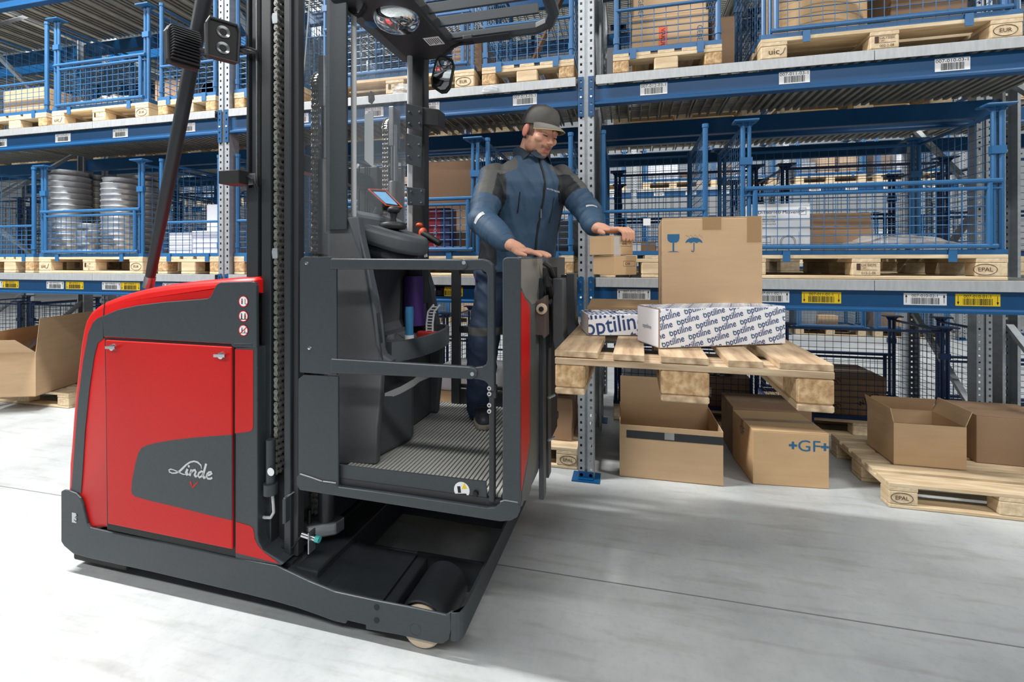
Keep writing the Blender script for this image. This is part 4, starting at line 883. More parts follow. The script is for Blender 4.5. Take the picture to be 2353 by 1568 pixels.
def open_carton(name, label, loc, rz, L, W, H, m='card', flaps=(), th=.005, group=None):
    t = thing(name, label, 'carton', loc, rz, group)
    MB().box(0, L, 0, W, 0, th).build('bottom', M[m], t)
    MB().box(0, L, 0, th, 0, H).build('wall', M[m], t); MB().box(0, L, W-th, W, 0, H).build('wall', M[m], t)
    MB().box(0, th, th, W-th, 0, H).build('wall', M[m], t); MB().box(L-th, L, th, W-th, 0, H).build('wall', M[m], t)
    for side_, ln, ang in flaps:
        a = R(ang); c, s = math.cos(a), math.sin(a)     # angle 0 = straight up, positive = outwards
        if side_ == 'front': v = [(.004,0,H),(L-.004,0,H),(L-.004,-ln*s,H+ln*c),(.004,-ln*s,H+ln*c)]; nv = (0, th, 0)
        if side_ == 'back': v = [(.004,W,H),(L-.004,W,H),(L-.004,W+ln*s,H+ln*c),(.004,W+ln*s,H+ln*c)]; nv = (0, -th, 0)
        if side_ == 'left': v = [(0,.004,H),(0,W-.004,H),(-ln*s,W-.004,H+ln*c),(-ln*s,.004,H+ln*c)]; nv = (th, 0, 0)
        if side_ == 'right': v = [(L,.004,H),(L,W-.004,H),(L+ln*s,W-.004,H+ln*c),(L+ln*s,.004,H+ln*c)]; nv = (-th, 0, 0)
        MB().rings([v, [tuple(Vector(p)+Vector(nv)) for p in v]]).build('flap', M[m], t)
    return t
def pattern(parent, word, wlen, O, u, v, L, H, ang, rowp, colp, shift, names=('lettering', 'green_leaf_marks'), ink='navy'):
    vs, fs = text_geo(word, .008); x0 = min(p[0] for p in vs); x1 = max(p[0] for p in vs); sc = wlen/(x1-x0)
    for which in (0, 1):
        bm = bmesh.new(); ca, sa = math.cos(R(ang)), math.sin(R(ang))
        rows = int((H+L*abs(sa))/rowp)+4; cols = int((L+H)/colp)+4
        for r in range(-rows, rows):
            for c in range(-2, cols):
                bx, by = c*colp+r*shift-.3, r*rowp
                if which == 0: loc = [(bx+(p[0]-x0)*sc, by+p[1]*sc*1.12) for p in vs]; ff = fs
                else:
                    q = wlen/8; loc = [(bx-q*.05, by+q*1.0), (bx+q*.35, by+q*1.25), (bx+q*.42, by+q*1.75), (bx+q*.0, by+q*1.5)]; ff = [(0,1,2,3)]
                P_ = [(x*ca-y*sa, x*sa+y*ca) for x, y in loc]
                if max(p[0] for p in P_) < 0 or min(p[0] for p in P_) > L or max(p[1] for p in P_) < 0 or min(p[1] for p in P_) > H: continue
                bv = [bm.verts.new((x, y, 0)) for x, y in P_]
                for f in ff:
                    try: bm.faces.new([bv[i] for i in f])
                    except ValueError: pass
        for co, no in (((.002,0,0),(-1,0,0)), ((L-.002,0,0),(1,0,0)), ((0,.002,0),(0,-1,0)), ((0,H-.002,0),(0,1,0))):
            bmesh.ops.bisect_plane(bm, geom=bm.verts[:]+bm.edges[:]+bm.faces[:], plane_co=co, plane_no=no, clear_outer=True)
        O_, u_, v_ = Vector(O), Vector(u).normalized(), Vector(v).normalized()
        for b in bm.verts: b.co = O_+u_*b.co.x+v_*b.co.y
        me = bpy.data.meshes.new(names[which]); bm.to_mesh(me); bm.free(); obj(names[which], me, M[ink] if which == 0 else M['green'], parent, kind='stuff')

# --- the load on the forks
LT = .144; PZ = .981
c = t2w((1.285, .6, PZ))
pallet(1.2, .83, 'worn wooden pallet lifted on the forks, carrying the picked cartons', c, TA+R(90), None, worn=True)
TOPZ = PZ+LT+.004
def onp(x, y, dz=0): return t2w(Tz(x, y, TOPZ))
# large carton
a = T(1521, 690, .42); b = T(1752, 690, .42); top = T(1640, 499, .42)[2]
Lb = b[0]-a[0]
big = carton('large_carton', 'large brown carton with blue glass and umbrella symbols on the lifted pallet', t2w((a[0], .42, TOPZ)), TA, Lb, .34, top-TOPZ, 'card', tape=False)
Hb = top-TOPZ; ib = MB(); s = Lb/231.
def bx(x, y): return (Lb*(x-1521)/231., -.0006, Hb-(y-500)*s)
def poly(mb, pts): mb.add([bx(x, y) for x, y in pts], [tuple(range(len(pts)))])
poly(ib, [(1534,541),(1563,541),(1563,552),(1561,558),(1556,562),(1541,562),(1536,558),(1534,552)]); poly(ib, [(1546.5,562),(1550.5,562),(1550.5,584),(1546.5,584)]); poly(ib, [(1534,586),(1541,584),(1556,584),(1563,586)])
poly(ib, [(1577,564)]+[(1597-20*math.cos(R(q)), 564-14*math.sin(R(q))) for q in range(0, 181, 15)]+[(1610,560.5),(1603,564),(1597,560.5),(1590,564),(1584,560.5)]); poly(ib, [(1596,563),(1598.4,563),(1598.4,580),(1596,580)])
ib.tube([bx(1597,580), bx(1597,583), bx(1595,585), bx(1592.5,584.5), bx(1591.5,582)], .0018, 6)
for k in range(12): x = 1578+k*3.4; y = 546+(k % 3)*2.6; poly(ib, [(x,y),(x+1.6,y-3),(x+2.4,y-3),(x+1,y)])
ib.build('handling_symbols', M['inkblue'], big)
for x0, x1, y1 in ((1617,1660,531),(1718,1749,563)):
    p0, p1 = bx(x0, 0)[0], bx(x1, 0)[0]; MB().box(p0, p1, -.0008, .0, Hb-(y1-500)*s, Hb).box(p0, p1, -.0008, .17, Hb, Hb+.0008).build('packing_tape', M['tape'], big)
MB().box(-.0008, .0, .06, .12, .12, Hb).build('packing_tape', M['tape'], big)
# long white printed carton in front
C0 = Tz(1515, 801, TOPZ); ang = R(26)
ob = thing('printed_carton', 'long white carton with small blue lettering in front on the lifted pallet', 'carton', t2w(C0), TA+ang)
Lo, Wo, Ho = .50, .165, .136
MB().box(0, Lo, 0, Wo, 0, Ho-.003).build('carton_body', M['whitebox'], ob, bevel=.002)
MB().box(-.001, Lo, .002, Wo, Ho-.003, Ho).build('lid', M['whitebox'], ob, bevel=.001)
MB().box(-.0016, 0, .004, Wo-.004, .004, Ho-.006).build('end_flap', M['whitebox'], ob, bevel=.0005)
eg = MB(); eg.bar((-.001,-.0005,.002), (-.001,-.0005,Ho), .003, .003); eg.bar((0,-.0005,.001), (Lo*.75,-.0005,.001), .002, .002); eg.bar((-.001,0,Ho), (-.001,Wo,Ho), .003, .002); eg.build('cut_edge', M['card3'], ob)
pattern(ob, 'optiline', .086, (0, -.0008, 0), (1,0,0), (0,0,1), Lo, Ho, 13, .030, .104, .036)
pattern(ob, 'optiline', .086, (0, .002, Ho+.0006), (1,0,0), (0,1,0), Lo, Wo-.002, 13, .030, .104, .036)
e = MB(); text(e, 'optiline', .022, (-.0022, Wo*.52, .066), (0,-1,0), (0,0,1)); e.build('end_print', M['navy'], ob)
# lower white printed carton
C1 = Tz(1351, 771, TOPZ)
ob2 = thing('printed_carton', 'flat white carton with large blue lettering behind the long white carton', 'carton', t2w(C1), R(13.7))
L2, W2, H2 = .30, .20, .083
MB().box(0, L2, 0, W2, 0, H2).build('carton_body', M['whitebox'], ob2, bevel=.002)
pattern(ob2, 'optiline', .25, (0, -.0008, 0), (1,0,0), (0,0,1), L2, H2, 8, .062, .29, .20); pattern(ob2, 'optiline', .25, (0, 0, H2+.0008), (1,0,0), (0,1,0), L2, W2, 8, .062, .29, .20)
MB().bar((-.0005,-.0005,.001), (-.0005,-.0005,H2), .003, .003).build('cut_edge', M['card3'], ob2)
# flat brown carton behind
q = Tz(1335, 742, TOPZ)
fb = open_carton('flat_carton', 'flat brown carton with folded lid behind the white cartons', t2w((.50, .62, TOPZ)), TA, .33, .34, .09, 'card2', [('front', .17, -82), ('back', .16, -86)])
# the pair of cartons in the picker's hand
hc = Td(1405, 560, 1.93)
def handbox(z0, h, dx, label, rz):
    p = t2w((hc[0]+dx, hc[1]+.0, z0)); t = thing('small_carton', label, 'carton', p, rz, 'two cartons held by the picker')
    MB().box(0, .128, 0, .128, 0, h).build('carton_body', M['card2'], t, bevel=.002)
    MB().box(.0, .128, 0, .128, h, h+.002).build('lid', M['card2'], t, bevel=.001)
    pr = MB(); text(pr, 'CHS', .013, (.075,-.0008,h*.60), (1,0,0), (0,0,1), 1.2); pr.build('print', M['ink'], t)
    fr_ = MB(); fr_.tube([(.05,-.0004,h*.47),(.118,-.0004,h*.47),(.118,-.0004,h*.74),(.05,-.0004,h*.74)], .0005, 4, closed=True); fr_.build('print_frame', M['ink'], t)
    return t
zt = Td(1405, 541, 1.93)[2]; hh = .080
h1 = handbox(zt-hh, hh-.002, -.0, 'upper small brown carton gripped in the hand of the picker', R(48)); h2 = handbox(zt-2*hh-.003, hh-.002, .012, 'lower small brown carton taped beneath the one in the hand', R(46))
MB().box(.012, .052, -.0016, -.0002, -hh, hh-.004).box(.012, .052, -.0016, .13, hh, hh+.001).build('clear_tape', M['film'], h1)

# --- floor positions of the front row
G1 = 'goods on the floor under the front shelves'
p0 = atZ(1420, 1098, 0); p1 = atZ(1658, 1122, 0)
oc_ = open_carton('open_carton', 'open brown carton with a black tape band, on the floor right of the post', (p0[0]+.01, p0[1]+.02, .001), math.atan2(p1[1]-p0[1], p1[0]-p0[0]), .64, .52, .345, 'card', [('back', .20, 4)], group=G1)
MB().box(.045, .64, -.0012, -.0002, .262, .312).build('black_tape_band', M['dark'], oc_); MB().box(.285, .345, -.0018, -.0012, .268, .312).build('clear_tape', M['film'], oc_)
# tall back wall of the open carton reads in the picture
g0 = atZ(1730, 1113, 0); g1 = atZ(1906, 1125, 0)
gf = carton('marked_carton', 'brown carton with blue plus-sign lettering, second floor box from the post', (g0[0], g0[1], .001), math.atan2(g1[1]-g0[1], g1[0]-g0[0]), g1[0]-g0[0], .42, .345, 'card2', group=G1)
tx = MB(); w_ = g1[0]-g0[0]
text(tx, 'GF', .10, (w_*.74, -.0008, .262), (1,0,0), (0,0,1), 1.15)
for x in (w_*.53, w_*.945):
    tx.add([(x-.024,-.0008,.255),(x+.024,-.0008,.255),(x+.024,-.0008,.269),(x-.024,-.0008,.269)], [(0,1,2,3)]); tx.add([(x-.007,-.0009,.238),(x+.007,-.0009,.238),(x+.007,-.0009,.286),(x-.007,-.0009,.286)], [(0,1,2,3)])
text(tx, 'GF', .08, (-.0008, .21, .27), (0,-1,0), (0,0,1), 1.0); tx.build('blue_lettering', M['inkblue'], gf)
carton('plain_carton', 'plain brown carton standing behind the lettered floor carton', (g0[0]-.03, g0[1]+.44, .001), R(1), .52, .40, .36, 'card3', group=G1)
# pallet at the right with an opened carton
f0 = atZ(2030, 1155, 0)
pallet(1.2, .8, 'wooden pallet on the floor at the right edge with an opened carton', (f0[0]+.60, f0[1]-.06, .001), R(0), 'floor pallets', stamps=(('EPAL', -.535),))
oc2 = open_carton('opened_carton', 'opened brown carton with raised flaps on the floor pallet at the right', (1.632, 3.46, .147), R(.5), .385, .33, .265, 'card', [('front', .0, 0), ('back', .10, -25), ('left', .09, 12), ('right', .10, 20)], group=G1)
carton('brown_carton', 'dark brown carton at the far right on the floor pallet', (2.16, 3.62, .147), R(-2), .42, .36, .30, 'card3', group=G1)
# pallet and cartons left of the post
pallet(1.2, .8, 'wooden pallet on the floor directly left of the post', (-.93, 3.24, .001), 0, 'floor pallets', stamps=(('EPAL', .535),))
carton('brown_carton', 'tall brown carton on the floor pallet left of the post', (-.80, 3.36, .147), 0, .42, .40, .30, 'card3', group=G1)
carton('brown_carton', 'small brown carton stacked on the tall carton left of the post', (-.74, 3.42, .45), R(4), .33, .30, .20, 'card3', group=G1)
c_ = carton('labelled_carton', 'brown carton with white label seen through the cabin gate', (-1.42, 3.34, .147), R(1), .56, .45, .30, 'card2', group=G1); MB().box(.34, .46, -.001, 0, .12, .24).build('shipping_label', M['white'], c_)
carton('white_carton', 'white carton on the floor pallet behind the cabin', (-1.43, 3.36, .45), R(-2), .50, .42, .16, 'whitebox', group=G1, tape=False)
# left: cardboard tub on pallets
pallet(1.2, .8, 'wooden pallet on the floor at the left edge under the big open carton', (-5.85, 3.42, .001), R(0), 'floor pallets')
pallet(1.2, .8, 'wooden pallet on the floor left of the truck, right of the open carton', (-4.62, 3.55, .001), R(0), 'floor pallets')
k0 = atZ(82, 912, .147); k1 = atZ(203, 872, .147)
open_carton('big_open_carton', 'big open brown carton with upright flap on the pallet at the left edge', (k0[0], k0[1], .148), math.atan2(k1[1]-k0[1], k1[0]-k0[0]), .80, .43, .42, 'card', [('front', .32, 6), ('back', .22, -25), ('left', .26, 55)], group=G1)

# --- shelf contents, front row, lower shelf (pallet top 1.466)
Z2 = LEVELS[0]+.150; Z3 = LEVELS[1]+.150; G2 = 'goods in the front shelf cages'
x0 = atY(1722, 0, RY+.10)[0]; x1 = atY(1862, 0, RY+.10)[0]
mv = carton('ventilator_carton', 'white ventilator carton with line drawing in the long right cage', (x0, RY+.10, Z2), 0, x1-x0, .42, .315, 'white', group=G2, tape=False)
pr = MB(); w_ = x1-x0; yq = -.0008
text(pr, 'TD-160/160 Mixvent', .030, (w_*.46, yq, .262), (1,0,0), (0,0,1))
for k, s_ in enumerate(('ELETTROVENTILATORE', 'KANALVENTILATOR', 'KANAALVENTILATOR', 'DUCT FAN KANALFAN')): text(pr, s_, .0125, (w_*.25, yq, .235-k*.0155), (1,0,0), (0,0,1))
for r_ in (.043, .036): pr.tube([(w_*.64+r_*math.cos(R(a)), yq, .075+r_*math.sin(R(a))) for a in range(0, 360, 15)], .0011, 4, closed=True)
for a, b in (((.06,.075),(.12,.075)), ((.06,.105),(.06,.045)), ((.06,.105),(.10,.105)), ((.10,.11),(.10,.04)), ((.10,.11),(.12,.11)), ((.12,.11),(.12,.04)), ((.14,.02),(.28,.02)), ((.28,.02),(.28,.14)), ((.14,.02),(.14,.10))): pr.bar((a[0], yq, a[1]), (b[0], yq, b[1]), .0008, .0014)
pr.tube([(w_*.82, yq, .285), (w_*.93, yq, .285), (w_*.93, yq, .245), (w_*.82, yq, .245)], .0009, 4, closed=True); text(pr, 'SP', .022, (w_*.875, yq, .265), (1,0,0), (0,0,1)); pr.build('printed_drawing', M['ink'], mv)
carton('brown_carton', 'brown carton beside the white ventilator carton, closed', (x1+.03, RY+.22, Z2), 0, .36, .40, .16, 'card3', group=G2)
carton('brown_carton', 'brown carton stacked on the one beside the ventilator carton', (x1+.05, RY+.24, Z2+.162), R(2), .34, .38, .10, 'card3', group=G2)
for k in range(4):
    x = 1.38+.10*k; o = MB().prism([(0,0),(.24,0),(.25,.016),(.02,.02)], 'y', 0, .06).build('wooden_slat', M['wood']); o.location = (x, RY+.14+.05*(k % 2), Z2+.005+.018*(k % 3)); o.rotation_euler = (0, R(-4), R(20*(k-1.5))); tag(o, 'short wooden slat %s in the bag in the long right cage' % ('at the left end', 'second from the left', 'third from the left', 'at the right end')[k], 'wood slat', 'wooden slats in the clear bag')
def crumple(name, label, c, rx, ry, rz, m, cat, group, seed=1, seg=26, rg=16):
    rd = random.Random(seed); mb = MB().ball((0,0,0), rx, ry, rz, seg, rg); ph = [rd.uniform(0, 6.28) for _ in range(9)]
    out = []
    for v in mb.v:
        d = Vector((v[0]/rx, v[1]/ry, v[2]/rz)); s_ = 1+.13*math.sin(5*d.x+ph[0])*math.sin(6*d.y+ph[1])+.09*math.sin(9*d.z+ph[2]+4*d.x)+.05*rd.uniform(-1, 1)
        out.append((v[0]*s_, v[1]*s_, max(v[2]*s_, -rz*.55)+rz*.55))
    mb.v = out; o = smooth_angle(mb.build(name, M[m]), 25); o.location = c; return tag(o, label, cat, group)
crumple('clear_bag', 'clear plastic bag over the wooden slats in the long right cage', (1.60, RY+.20, Z2), .30, .13, .075, 'film', 'plastic bag', G2, 3)
# tall carton and product box behind the picker
tcx = atY(962, 0, RY+.16)[0]
carton('tall_carton', 'tall brown carton in the cage behind the picker', (tcx-.10, RY+.24, Z2), R(1), .50, .46, .72, 'card3', group=G2)
pb = thing('product_box', 'red and blue retail box at the cage gate behind the cabin', 'box', (atY(962, 0, RY+.05)[0], RY+.05, Z2), 0, G2)
MB().box(0, .17, 0, .14, 0, .34).build('red_face', mat('red_print', (120,30,44), .4), pb, bevel=.002); MB().box(.17, .24, 0, .14, 0, .34).build('blue_face', mat('blue_print', (40,48,84), .4), pb, bevel=.002)
e = MB(); text(e, 'CORAZON', .03, (.13,-.0008,.14), (0,0,1), (-1,0,0)); e.build('box_print', M['rod'], pb)
# grey bucket stacks
def bucket_mesh(r, h):
    return MB().lathe([(r*.955,0),(r*.96,h*.70),(r*.995,h*.74),(r*1.0,h*.90),(r*.98,h*.96),(r*.93,h*.97),(r*.86,h*.5),(r*.84,.003)], (0,0,0), 'z', 24).mesh('grey_bucket', True)
for px, py, yy, r_, n_, lab in ((157, 395, RY+.24, .172, 15, 'grey bucket in the wide left stack'), (222, 404, RY+.52, .105, 14, 'grey bucket in the slim rear stack'), (277, 412, RY+.24, .145, 14, 'grey bucket in the right front stack'), (335, 405, RY+.55, .12, 14, 'grey bucket in the stack behind the diagonal tube'), (208, 515, RY+.16, .105, 5, 'grey bucket in the short front stack')):
    xx, _, zz = atY(px, py, yy); h = (zz-Z2)/n_; me = bucket_mesh(r_, h*1.0); me.materials.append(M['plastic_grey'])
    for k in range(n_):
        o = obj('grey_bucket', me, None); o.location = (xx, yy, Z2+h*k+.0015); tag(o, lab+', %s from the bottom' % ORD[k], 'bucket', 'stacked grey buckets')
        if k == n_-1: o.scale = (.92, .92, 1)
# white foam cartons left of the mast
for (a, b, zz, hh_, yy, lab) in ((388, 440, 0, .20, .06, 'white foam carton at the front left of the narrow cage by the mast'), (441, 500, 0, .21, .07, 'white foam carton at the front right of the narrow cage by the mast'), (475, 520, .22, .24, .30, 'tall white carton with a small label in the narrow cage by the mast')):
    xa, xb = atY(a, 0, RY+yy)[0], atY(b, 0, RY+yy)[0]; carton('white_carton', lab, (xa, RY+yy, Z2+zz*(0 if zz else 1)), 0, xb-xa, .24, hh_+zz, 'whitebox', group=G2, tape=False)
# behind the picker, narrow cage
carton('dark_bag_carton', 'black wrapped parcel in the narrow cage behind the picker', (atY(1250, 0, RY+.2)[0], RY+.12, Z2), 0, .26, .4, .24, 'dark', group=G2, tape=False)
wc = carton('grey_carton', 'grey carton with white label in the empty-looking narrow cage', (atY(1440, 0, RY+.42)[0], RY+.42, Z2), 0, .2, .3, .10, 'card3', group=G2); MB().box(.03, .10, -.001, 0, .02, .09).build('shipping_label', M['white'], wc)
tg = MB().box(0, .045, 0, .002, 0, .045).build('hanging_tag', M['white']); q = atY(1478, 515, RY+.008); tg.location = (q[0], q[1], q[2]-.01); tag(tg, 'white tag clipped to the rail of the narrow cage right of the post', 'tag')
# upper shelf
xa = atY(1452, 0, RY+.12)[0]; xb = atY(1628, 0, RY+.12)[0]
vb = carton('taped_carton', 'brown carton with red tape strip in the upper cage right of the post', (xa, RY+.12, Z3), 0, xb-xa, .45, .27, 'card', group=G2)
wv = xb-xa; MB().box(wv*.36, wv*.47, -.0012, -.0002, 0, .19).build('red_tape_strip', M['orange'], vb)
e = MB(); text(e, 'VAKUUM', .038, (wv*.415,-.0018,.10), (0,0,-1), (1,0,0)); e.build('strip_lettering', M['ink'], vb)
e = MB(); text(e, 'GEBER', .045, (wv*.89,-.0008,.11), (0,0,-1), (1,0,0)); e.build('blue_lettering', M['inkblue'], vb)
vb2 = carton('taped_carton', 'brown carton stacked on top in the upper cage right of the post', (xa+.01, RY+.13, Z3+.272), R(1), wv-.02, .43, .30, 'card', group=G2); e = MB(); text(e, 'GEBER', .045, (wv*.10,-.0008,.06), (0,0,-1), (1,0,0)); e.build('blue_lettering', M['inkblue'], vb2)
pk = MB().bar((0,0,0), (.26,.1,.62), .016, .07, (0,1,0)).build('plank', mat('dark_brown_plank', (120,88,62), .6)); q = atY(1215, 140, RY+.25); pk.location = (q[0], RY+.25, Z3+.035); tag(pk, 'brown plank leaning diagonally in the upper cage left of the post', 'plank', G2)
carton('brown_carton', 'brown carton at the left side of the upper cage left of the post', (atY(1090,0,RY+.1)[0]-.16, RY+.08, Z3), 0, .22, .45, .25, 'card3', group=G2)
crumple('white_bag', 'white bag on top of a carton in the upper cage near the mirror', (atY(1105,0,RY+.2)[0]-.1, RY+.25, Z3+.26), .1, .1, .06, 'white', 'bag', G2, 5)
# curved kraft wrapping in the long upper right cage
xa = atY(1775, 0, RY+.1)[0]; xb = atY(2025, 0, RY+.1)[0]; rr_ = (xb-xa)/2
kw = MB(); kw.rings([[(rr_*1.0*math.cos(2*math.pi*k/28), rr_*.62*math.sin(2*math.pi*k/28), z) for k in range(28)] for z in (0, .2, .4, .6)]); o = smooth_angle(kw.build('kraft_drum', M['card2']), 50); o.location = (xa+rr_, RY+.11+rr_*.62, Z3); tag(o, 'curved brown kraft-wrapped drum in the long upper right cage', 'drum', G2)
carton('brown_carton', 'dark brown carton at the right end of the long upper right cage', (1.60, RY+.30, Z3), 0, .40, .40, .45, 'card3', group=G2)
carton('brown_carton', 'dark brown carton against the left side of the long upper right cage', (.55, RY+.25, Z3-.149), 0, .14, .5, .42, 'card3', group=G2)
# upper left
carton('brown_carton', 'tan carton in the upper cage at the left edge', (-5.78, RY+.10, Z3), 0, .52, .5, .27, 'card', group=G2)
carton('brown_carton', 'tan carton leaning beside the post of the upper left cage', (-4.99, RY+.34, Z3), R(-6), .34, .3, .20, 'card2', group=G2)
carton('brown_carton', 'dark brown carton at the right end of the upper left cage', (-4.30, RY+.38, Z3), 0, .30, .3, .34, 'card3', group=G2)
for k, (dx, yy, s_) in enumerate(((-4.86, .16, .08), (-4.66, .22, .11), (-4.45, .18, .10), (-4.30, .16, .08))): crumple('clear_bag', ('small clear bag of black fittings nearest the left post in the upper left cage', 'large clear crumpled bag in the middle of the upper left cage', 'clear crumpled bag right of the middle in the upper left cage', 'small clear bag nearest the right post in the upper left cage')[k], (dx, RY+yy, Z3), s_*1.3, s_, s_*.9, 'film', 'plastic bag', 'bags of fittings', 20+k)
o = smooth_angle(MB().lathe([(.09,0),(.095,.005),(.095,.24),(.09,.245),(.08,.245),(.08,0)], (0,0,0), 'y', 22).build('black_pipe', M['black']), 40); o.location = (-3.45, RY+.16, Z3+.096); tag(o, 'short black plastic pipe in the upper cage behind the work lamps', 'pipe', G2)
crumple('clear_bag', 'torn clear film lying on the upper shelf edge by the far post', (-1.55, RY+.0, Z3-.148), .10, .04, .05, 'film', 'plastic film', G2, 31)
crumple('tape_scrap', 'torn strip of clear tape stuck on the shelf edge left of the post', (atY(1130,0,RY)[0], RY-.04, LEVELS[1]-.05), .055, .012, .03, 'film', 'tape scrap', G2, 32)
# --- second row: cages on the floor and on the shelves, seen through the front row
cn = 0
for lv, zb in ((0, 0.0), (1, LEVELS[0]), (2, LEVELS[1])):
    for k, (xc, st) in enumerate(((-8.1,'gate'),(-6.75,'gate'),(-5.55,'low'),(-4.75,'low'),(-3.95,'low'),(-2.3,'gate'),(-1.15,'low'),(.48,'gate'),(1.84,'gate'),(3.35,'gate'))):
        W = 1.2 if st == 'gate' else .62
        pos = ('on the floor', 'on the lower shelf', 'on the upper shelf')[lv]
        if st == 'gate': pallet(1.2, .8, 'wooden pallet %s of the second row, %s from the left' % (pos, ORD[k]), (xc, BY+.06, zb+.002), 0, 'second row pallets')
        else: pallet(.8, .62, 'wooden pallet %s of the second row, %s from the left' % (pos, ORD[k]), (xc+.31, BY+.46, zb+.002), R(90), 'second row pallets')
        cage(W, .8, st, 'shaded blue mesh cage %s of the second row, %s from the left' % (pos, ORD[k]), (xc, BY+.86, zb+.147), 'second row mesh cages', math.pi, 'cage_shade', .76)
        cn += 1
G3 = 'goods in the second row'
wb = carton('lettered_carton', 'dark brown lettered carton on the second row floor, behind the lifted pallet corner', (1.50, BY+.10, .151), 0, .52, .5, .34, 'card3', group=G3)
e = MB(); [text(e, 'WATTS', .05, (.13+.26*(k % 2), -.0008, .06+.10*k), (.8,0,.6), (-.6,0,.8)) for k in range(3)]; e.build('lettering', M['ink'], wb)
b2 = carton('labelled_carton', 'brown carton with white label on the second row floor under the lifted pallet', (.45, BY+.10, .151), 0, .58, .5, .27, 'card3', group=G3); MB().box(.10, .26, -.001, 0, .10, .18).build('shipping_label', M['white'], b2)
crumple('silver_pot', 'round silver vessel on the labelled carton under the lifted pallet', (.80, BY+.25, .421), .11, .10, .075, 'steel', 'vessel', G3, 41)
crumple('white_sack', 'grey white sack in the second row cage under the lifted pallet', (.15, BY+.35, .151), .2, .16, .26, 'whitebox', 'sack', G3, 42)
carton('brown_carton', 'brown carton on the second row shelf behind the big right cage', (1.3, BY+.2, LEVELS[0]+.15), 0, .5, .45, .30, 'card3', group=G3)
# --- far row across the bright aisle
rd = random.Random(5); far_boxes = {}
for b in range(-4, 3):
    X0 = PX0+.4+BAY*(b-1)
    for li, zb in enumerate((0,)+CLV[:2]):
        for q in range(2):
            xc = X0+.78+1.33*q; W = 1.2
            pallet(1.2, .8, 'wooden pallet on the far row %s across the bright aisle, %s from the left' % (('floor','lower shelf','upper shelf')[li], ORD[2*(b+4)+q]), (xc, CYY+.02, zb+.002), 0, 'far row pallets')
            cage(1.2, .8, 'gate', 'light blue mesh cage on the far row %s, %s from the left' % (('floor','lower shelf','upper shelf')[li], ORD[2*(b+4)+q]), (xc, CYY+.02, zb+.147), 'far row mesh cages')
            for j in range(rd.choice((1, 2, 2, 3))):
                w_, h_ = rd.choice(((.35,.3),(.5,.4),(.3,.5),(.42,.22),(.28,.62))); m_ = rd.choice(('card','card2','card3','white','whitebox','plastic_grey','card')); w_ = min(w_, .34 if j else .36); key = (w_, h_, m_)
                if key not in far_boxes:
                    o = far_boxes[key] = MB().box(0, w_, 0, .4, 0, h_).build('far_carton', M[m_], None, bevel=.004)
                else: o = far_boxes[key].copy(); COL.objects.link(o)
                o.location = (xc-.54+j*.37, CYY+.12+.1*rd.random(), zb+.151); tag(o, '%s carton, %s in the %s cage of the far row %s' % ({'card':'tan','card2':'light brown','card3':'dark brown','white':'white','whitebox':'bluish white','plastic_grey':'grey'}[m_], ORD[j], ORD[2*(b+4)+q], ('floor','lower shelf','upper shelf')[li]), 'carton', 'cartons in the far row')
# ------------------------------------------------------------------ the picker
r_v = Vector((RT[0], RT[1], 0)); f_v = Vector((FW[0], FW[1], 0)); z_v = Vector((0, 0, 1))
def pc(x, d, z): return r_v*x+f_v*d+z_v*z
def pp_(px, py, D): return Vector(atD(px, py, D))
def ell(mb, c, ax, seg=20, rg=14):
    """ellipsoid with three axis vectors"""
    c = Vector(c); a, b, d = ax; rs = []
    for i in range(1, rg):
        q = math.pi*i/rg
        rs.append([c+a*math.sin(q)*math.cos(2*math.pi*k/seg)+b*math.sin(q)*math.sin(2*math.pi*k/seg)-d*math.cos(q) for k in range(seg)])
    return mb.rings(rs)
def remeshed(mb, name, voxel, smooth=2, disp=None):
    me = mb.mesh(name); o = bpy.data.objects.new(name, me); COL.objects.link(o)
    m = o.modifiers.new('r', 'REMESH'); m.mode = 'VOXEL'; m.voxel_size = voxel; m.use_smooth_shade = True
    if smooth:
        s = o.modifiers.new('s', 'SMOOTH'); s.factor = .5; s.iterations = smooth
    dg = bpy.context.evaluated_depsgraph_get(); out = bpy.data.meshes.new_from_object(o.evaluated_get(dg))
    bpy.data.objects.remove(o); bpy.data.meshes.remove(me); out.name = name
    if disp:
        no = [v.normal.copy() for v in out.vertices]
        for v, n in zip(out.vertices, no): v.co += n*disp(v.co)
        out.update()
    for p in out.polygons: p.use_smooth = True
    return out
def vcol_mat(name, rough, bump=0, bscale=200, sss=0):
    m = bpy.data.materials.new(name); m.use_nodes = True; nt = m.node_tree; b = nt.nodes['Principled BSDF']; b.inputs['Roughness'].default_value = rough
    at = nt.nodes.new('ShaderNodeVertexColor'); at.layer_name = 'tone'; nt.links.new(at.outputs[0], b.inputs['Base Color'])
    if sss: b.inputs['Subsurface Weight'].default_value = sss; b.inputs['Subsurface Radius'].default_value = (.012, .005, .003); b.inputs['Subsurface Scale'].default_value = .5
    if bump:
        tc = nt.nodes.new('ShaderNodeTexCoord'); nz = nt.nodes.new('ShaderNodeTexNoise'); nz.inputs['Scale'].default_value = bscale; nt.links.new(tc.outputs['Object'], nz.inputs['Vector'])
        bp = nt.nodes.new('ShaderNodeBump'); bp.inputs['Strength'].default_value = bump; bp.inputs['Distance'].default_value = .002; nt.links.new(nz.outputs['Fac'], bp.inputs['Height']); nt.links.new(bp.outputs[0], b.inputs['Normal'])
    return m
def paint(me, fn):
    a = me.color_attributes.new('tone', 'FLOAT_COLOR', 'POINT')
    for i, v in enumerate(me.vertices): a.data[i].color = lin(fn(v.co))
def mix(a, b, t): t = max(0, min(1, t)); return tuple(x+(y-x)*t for x, y in zip(a, b))
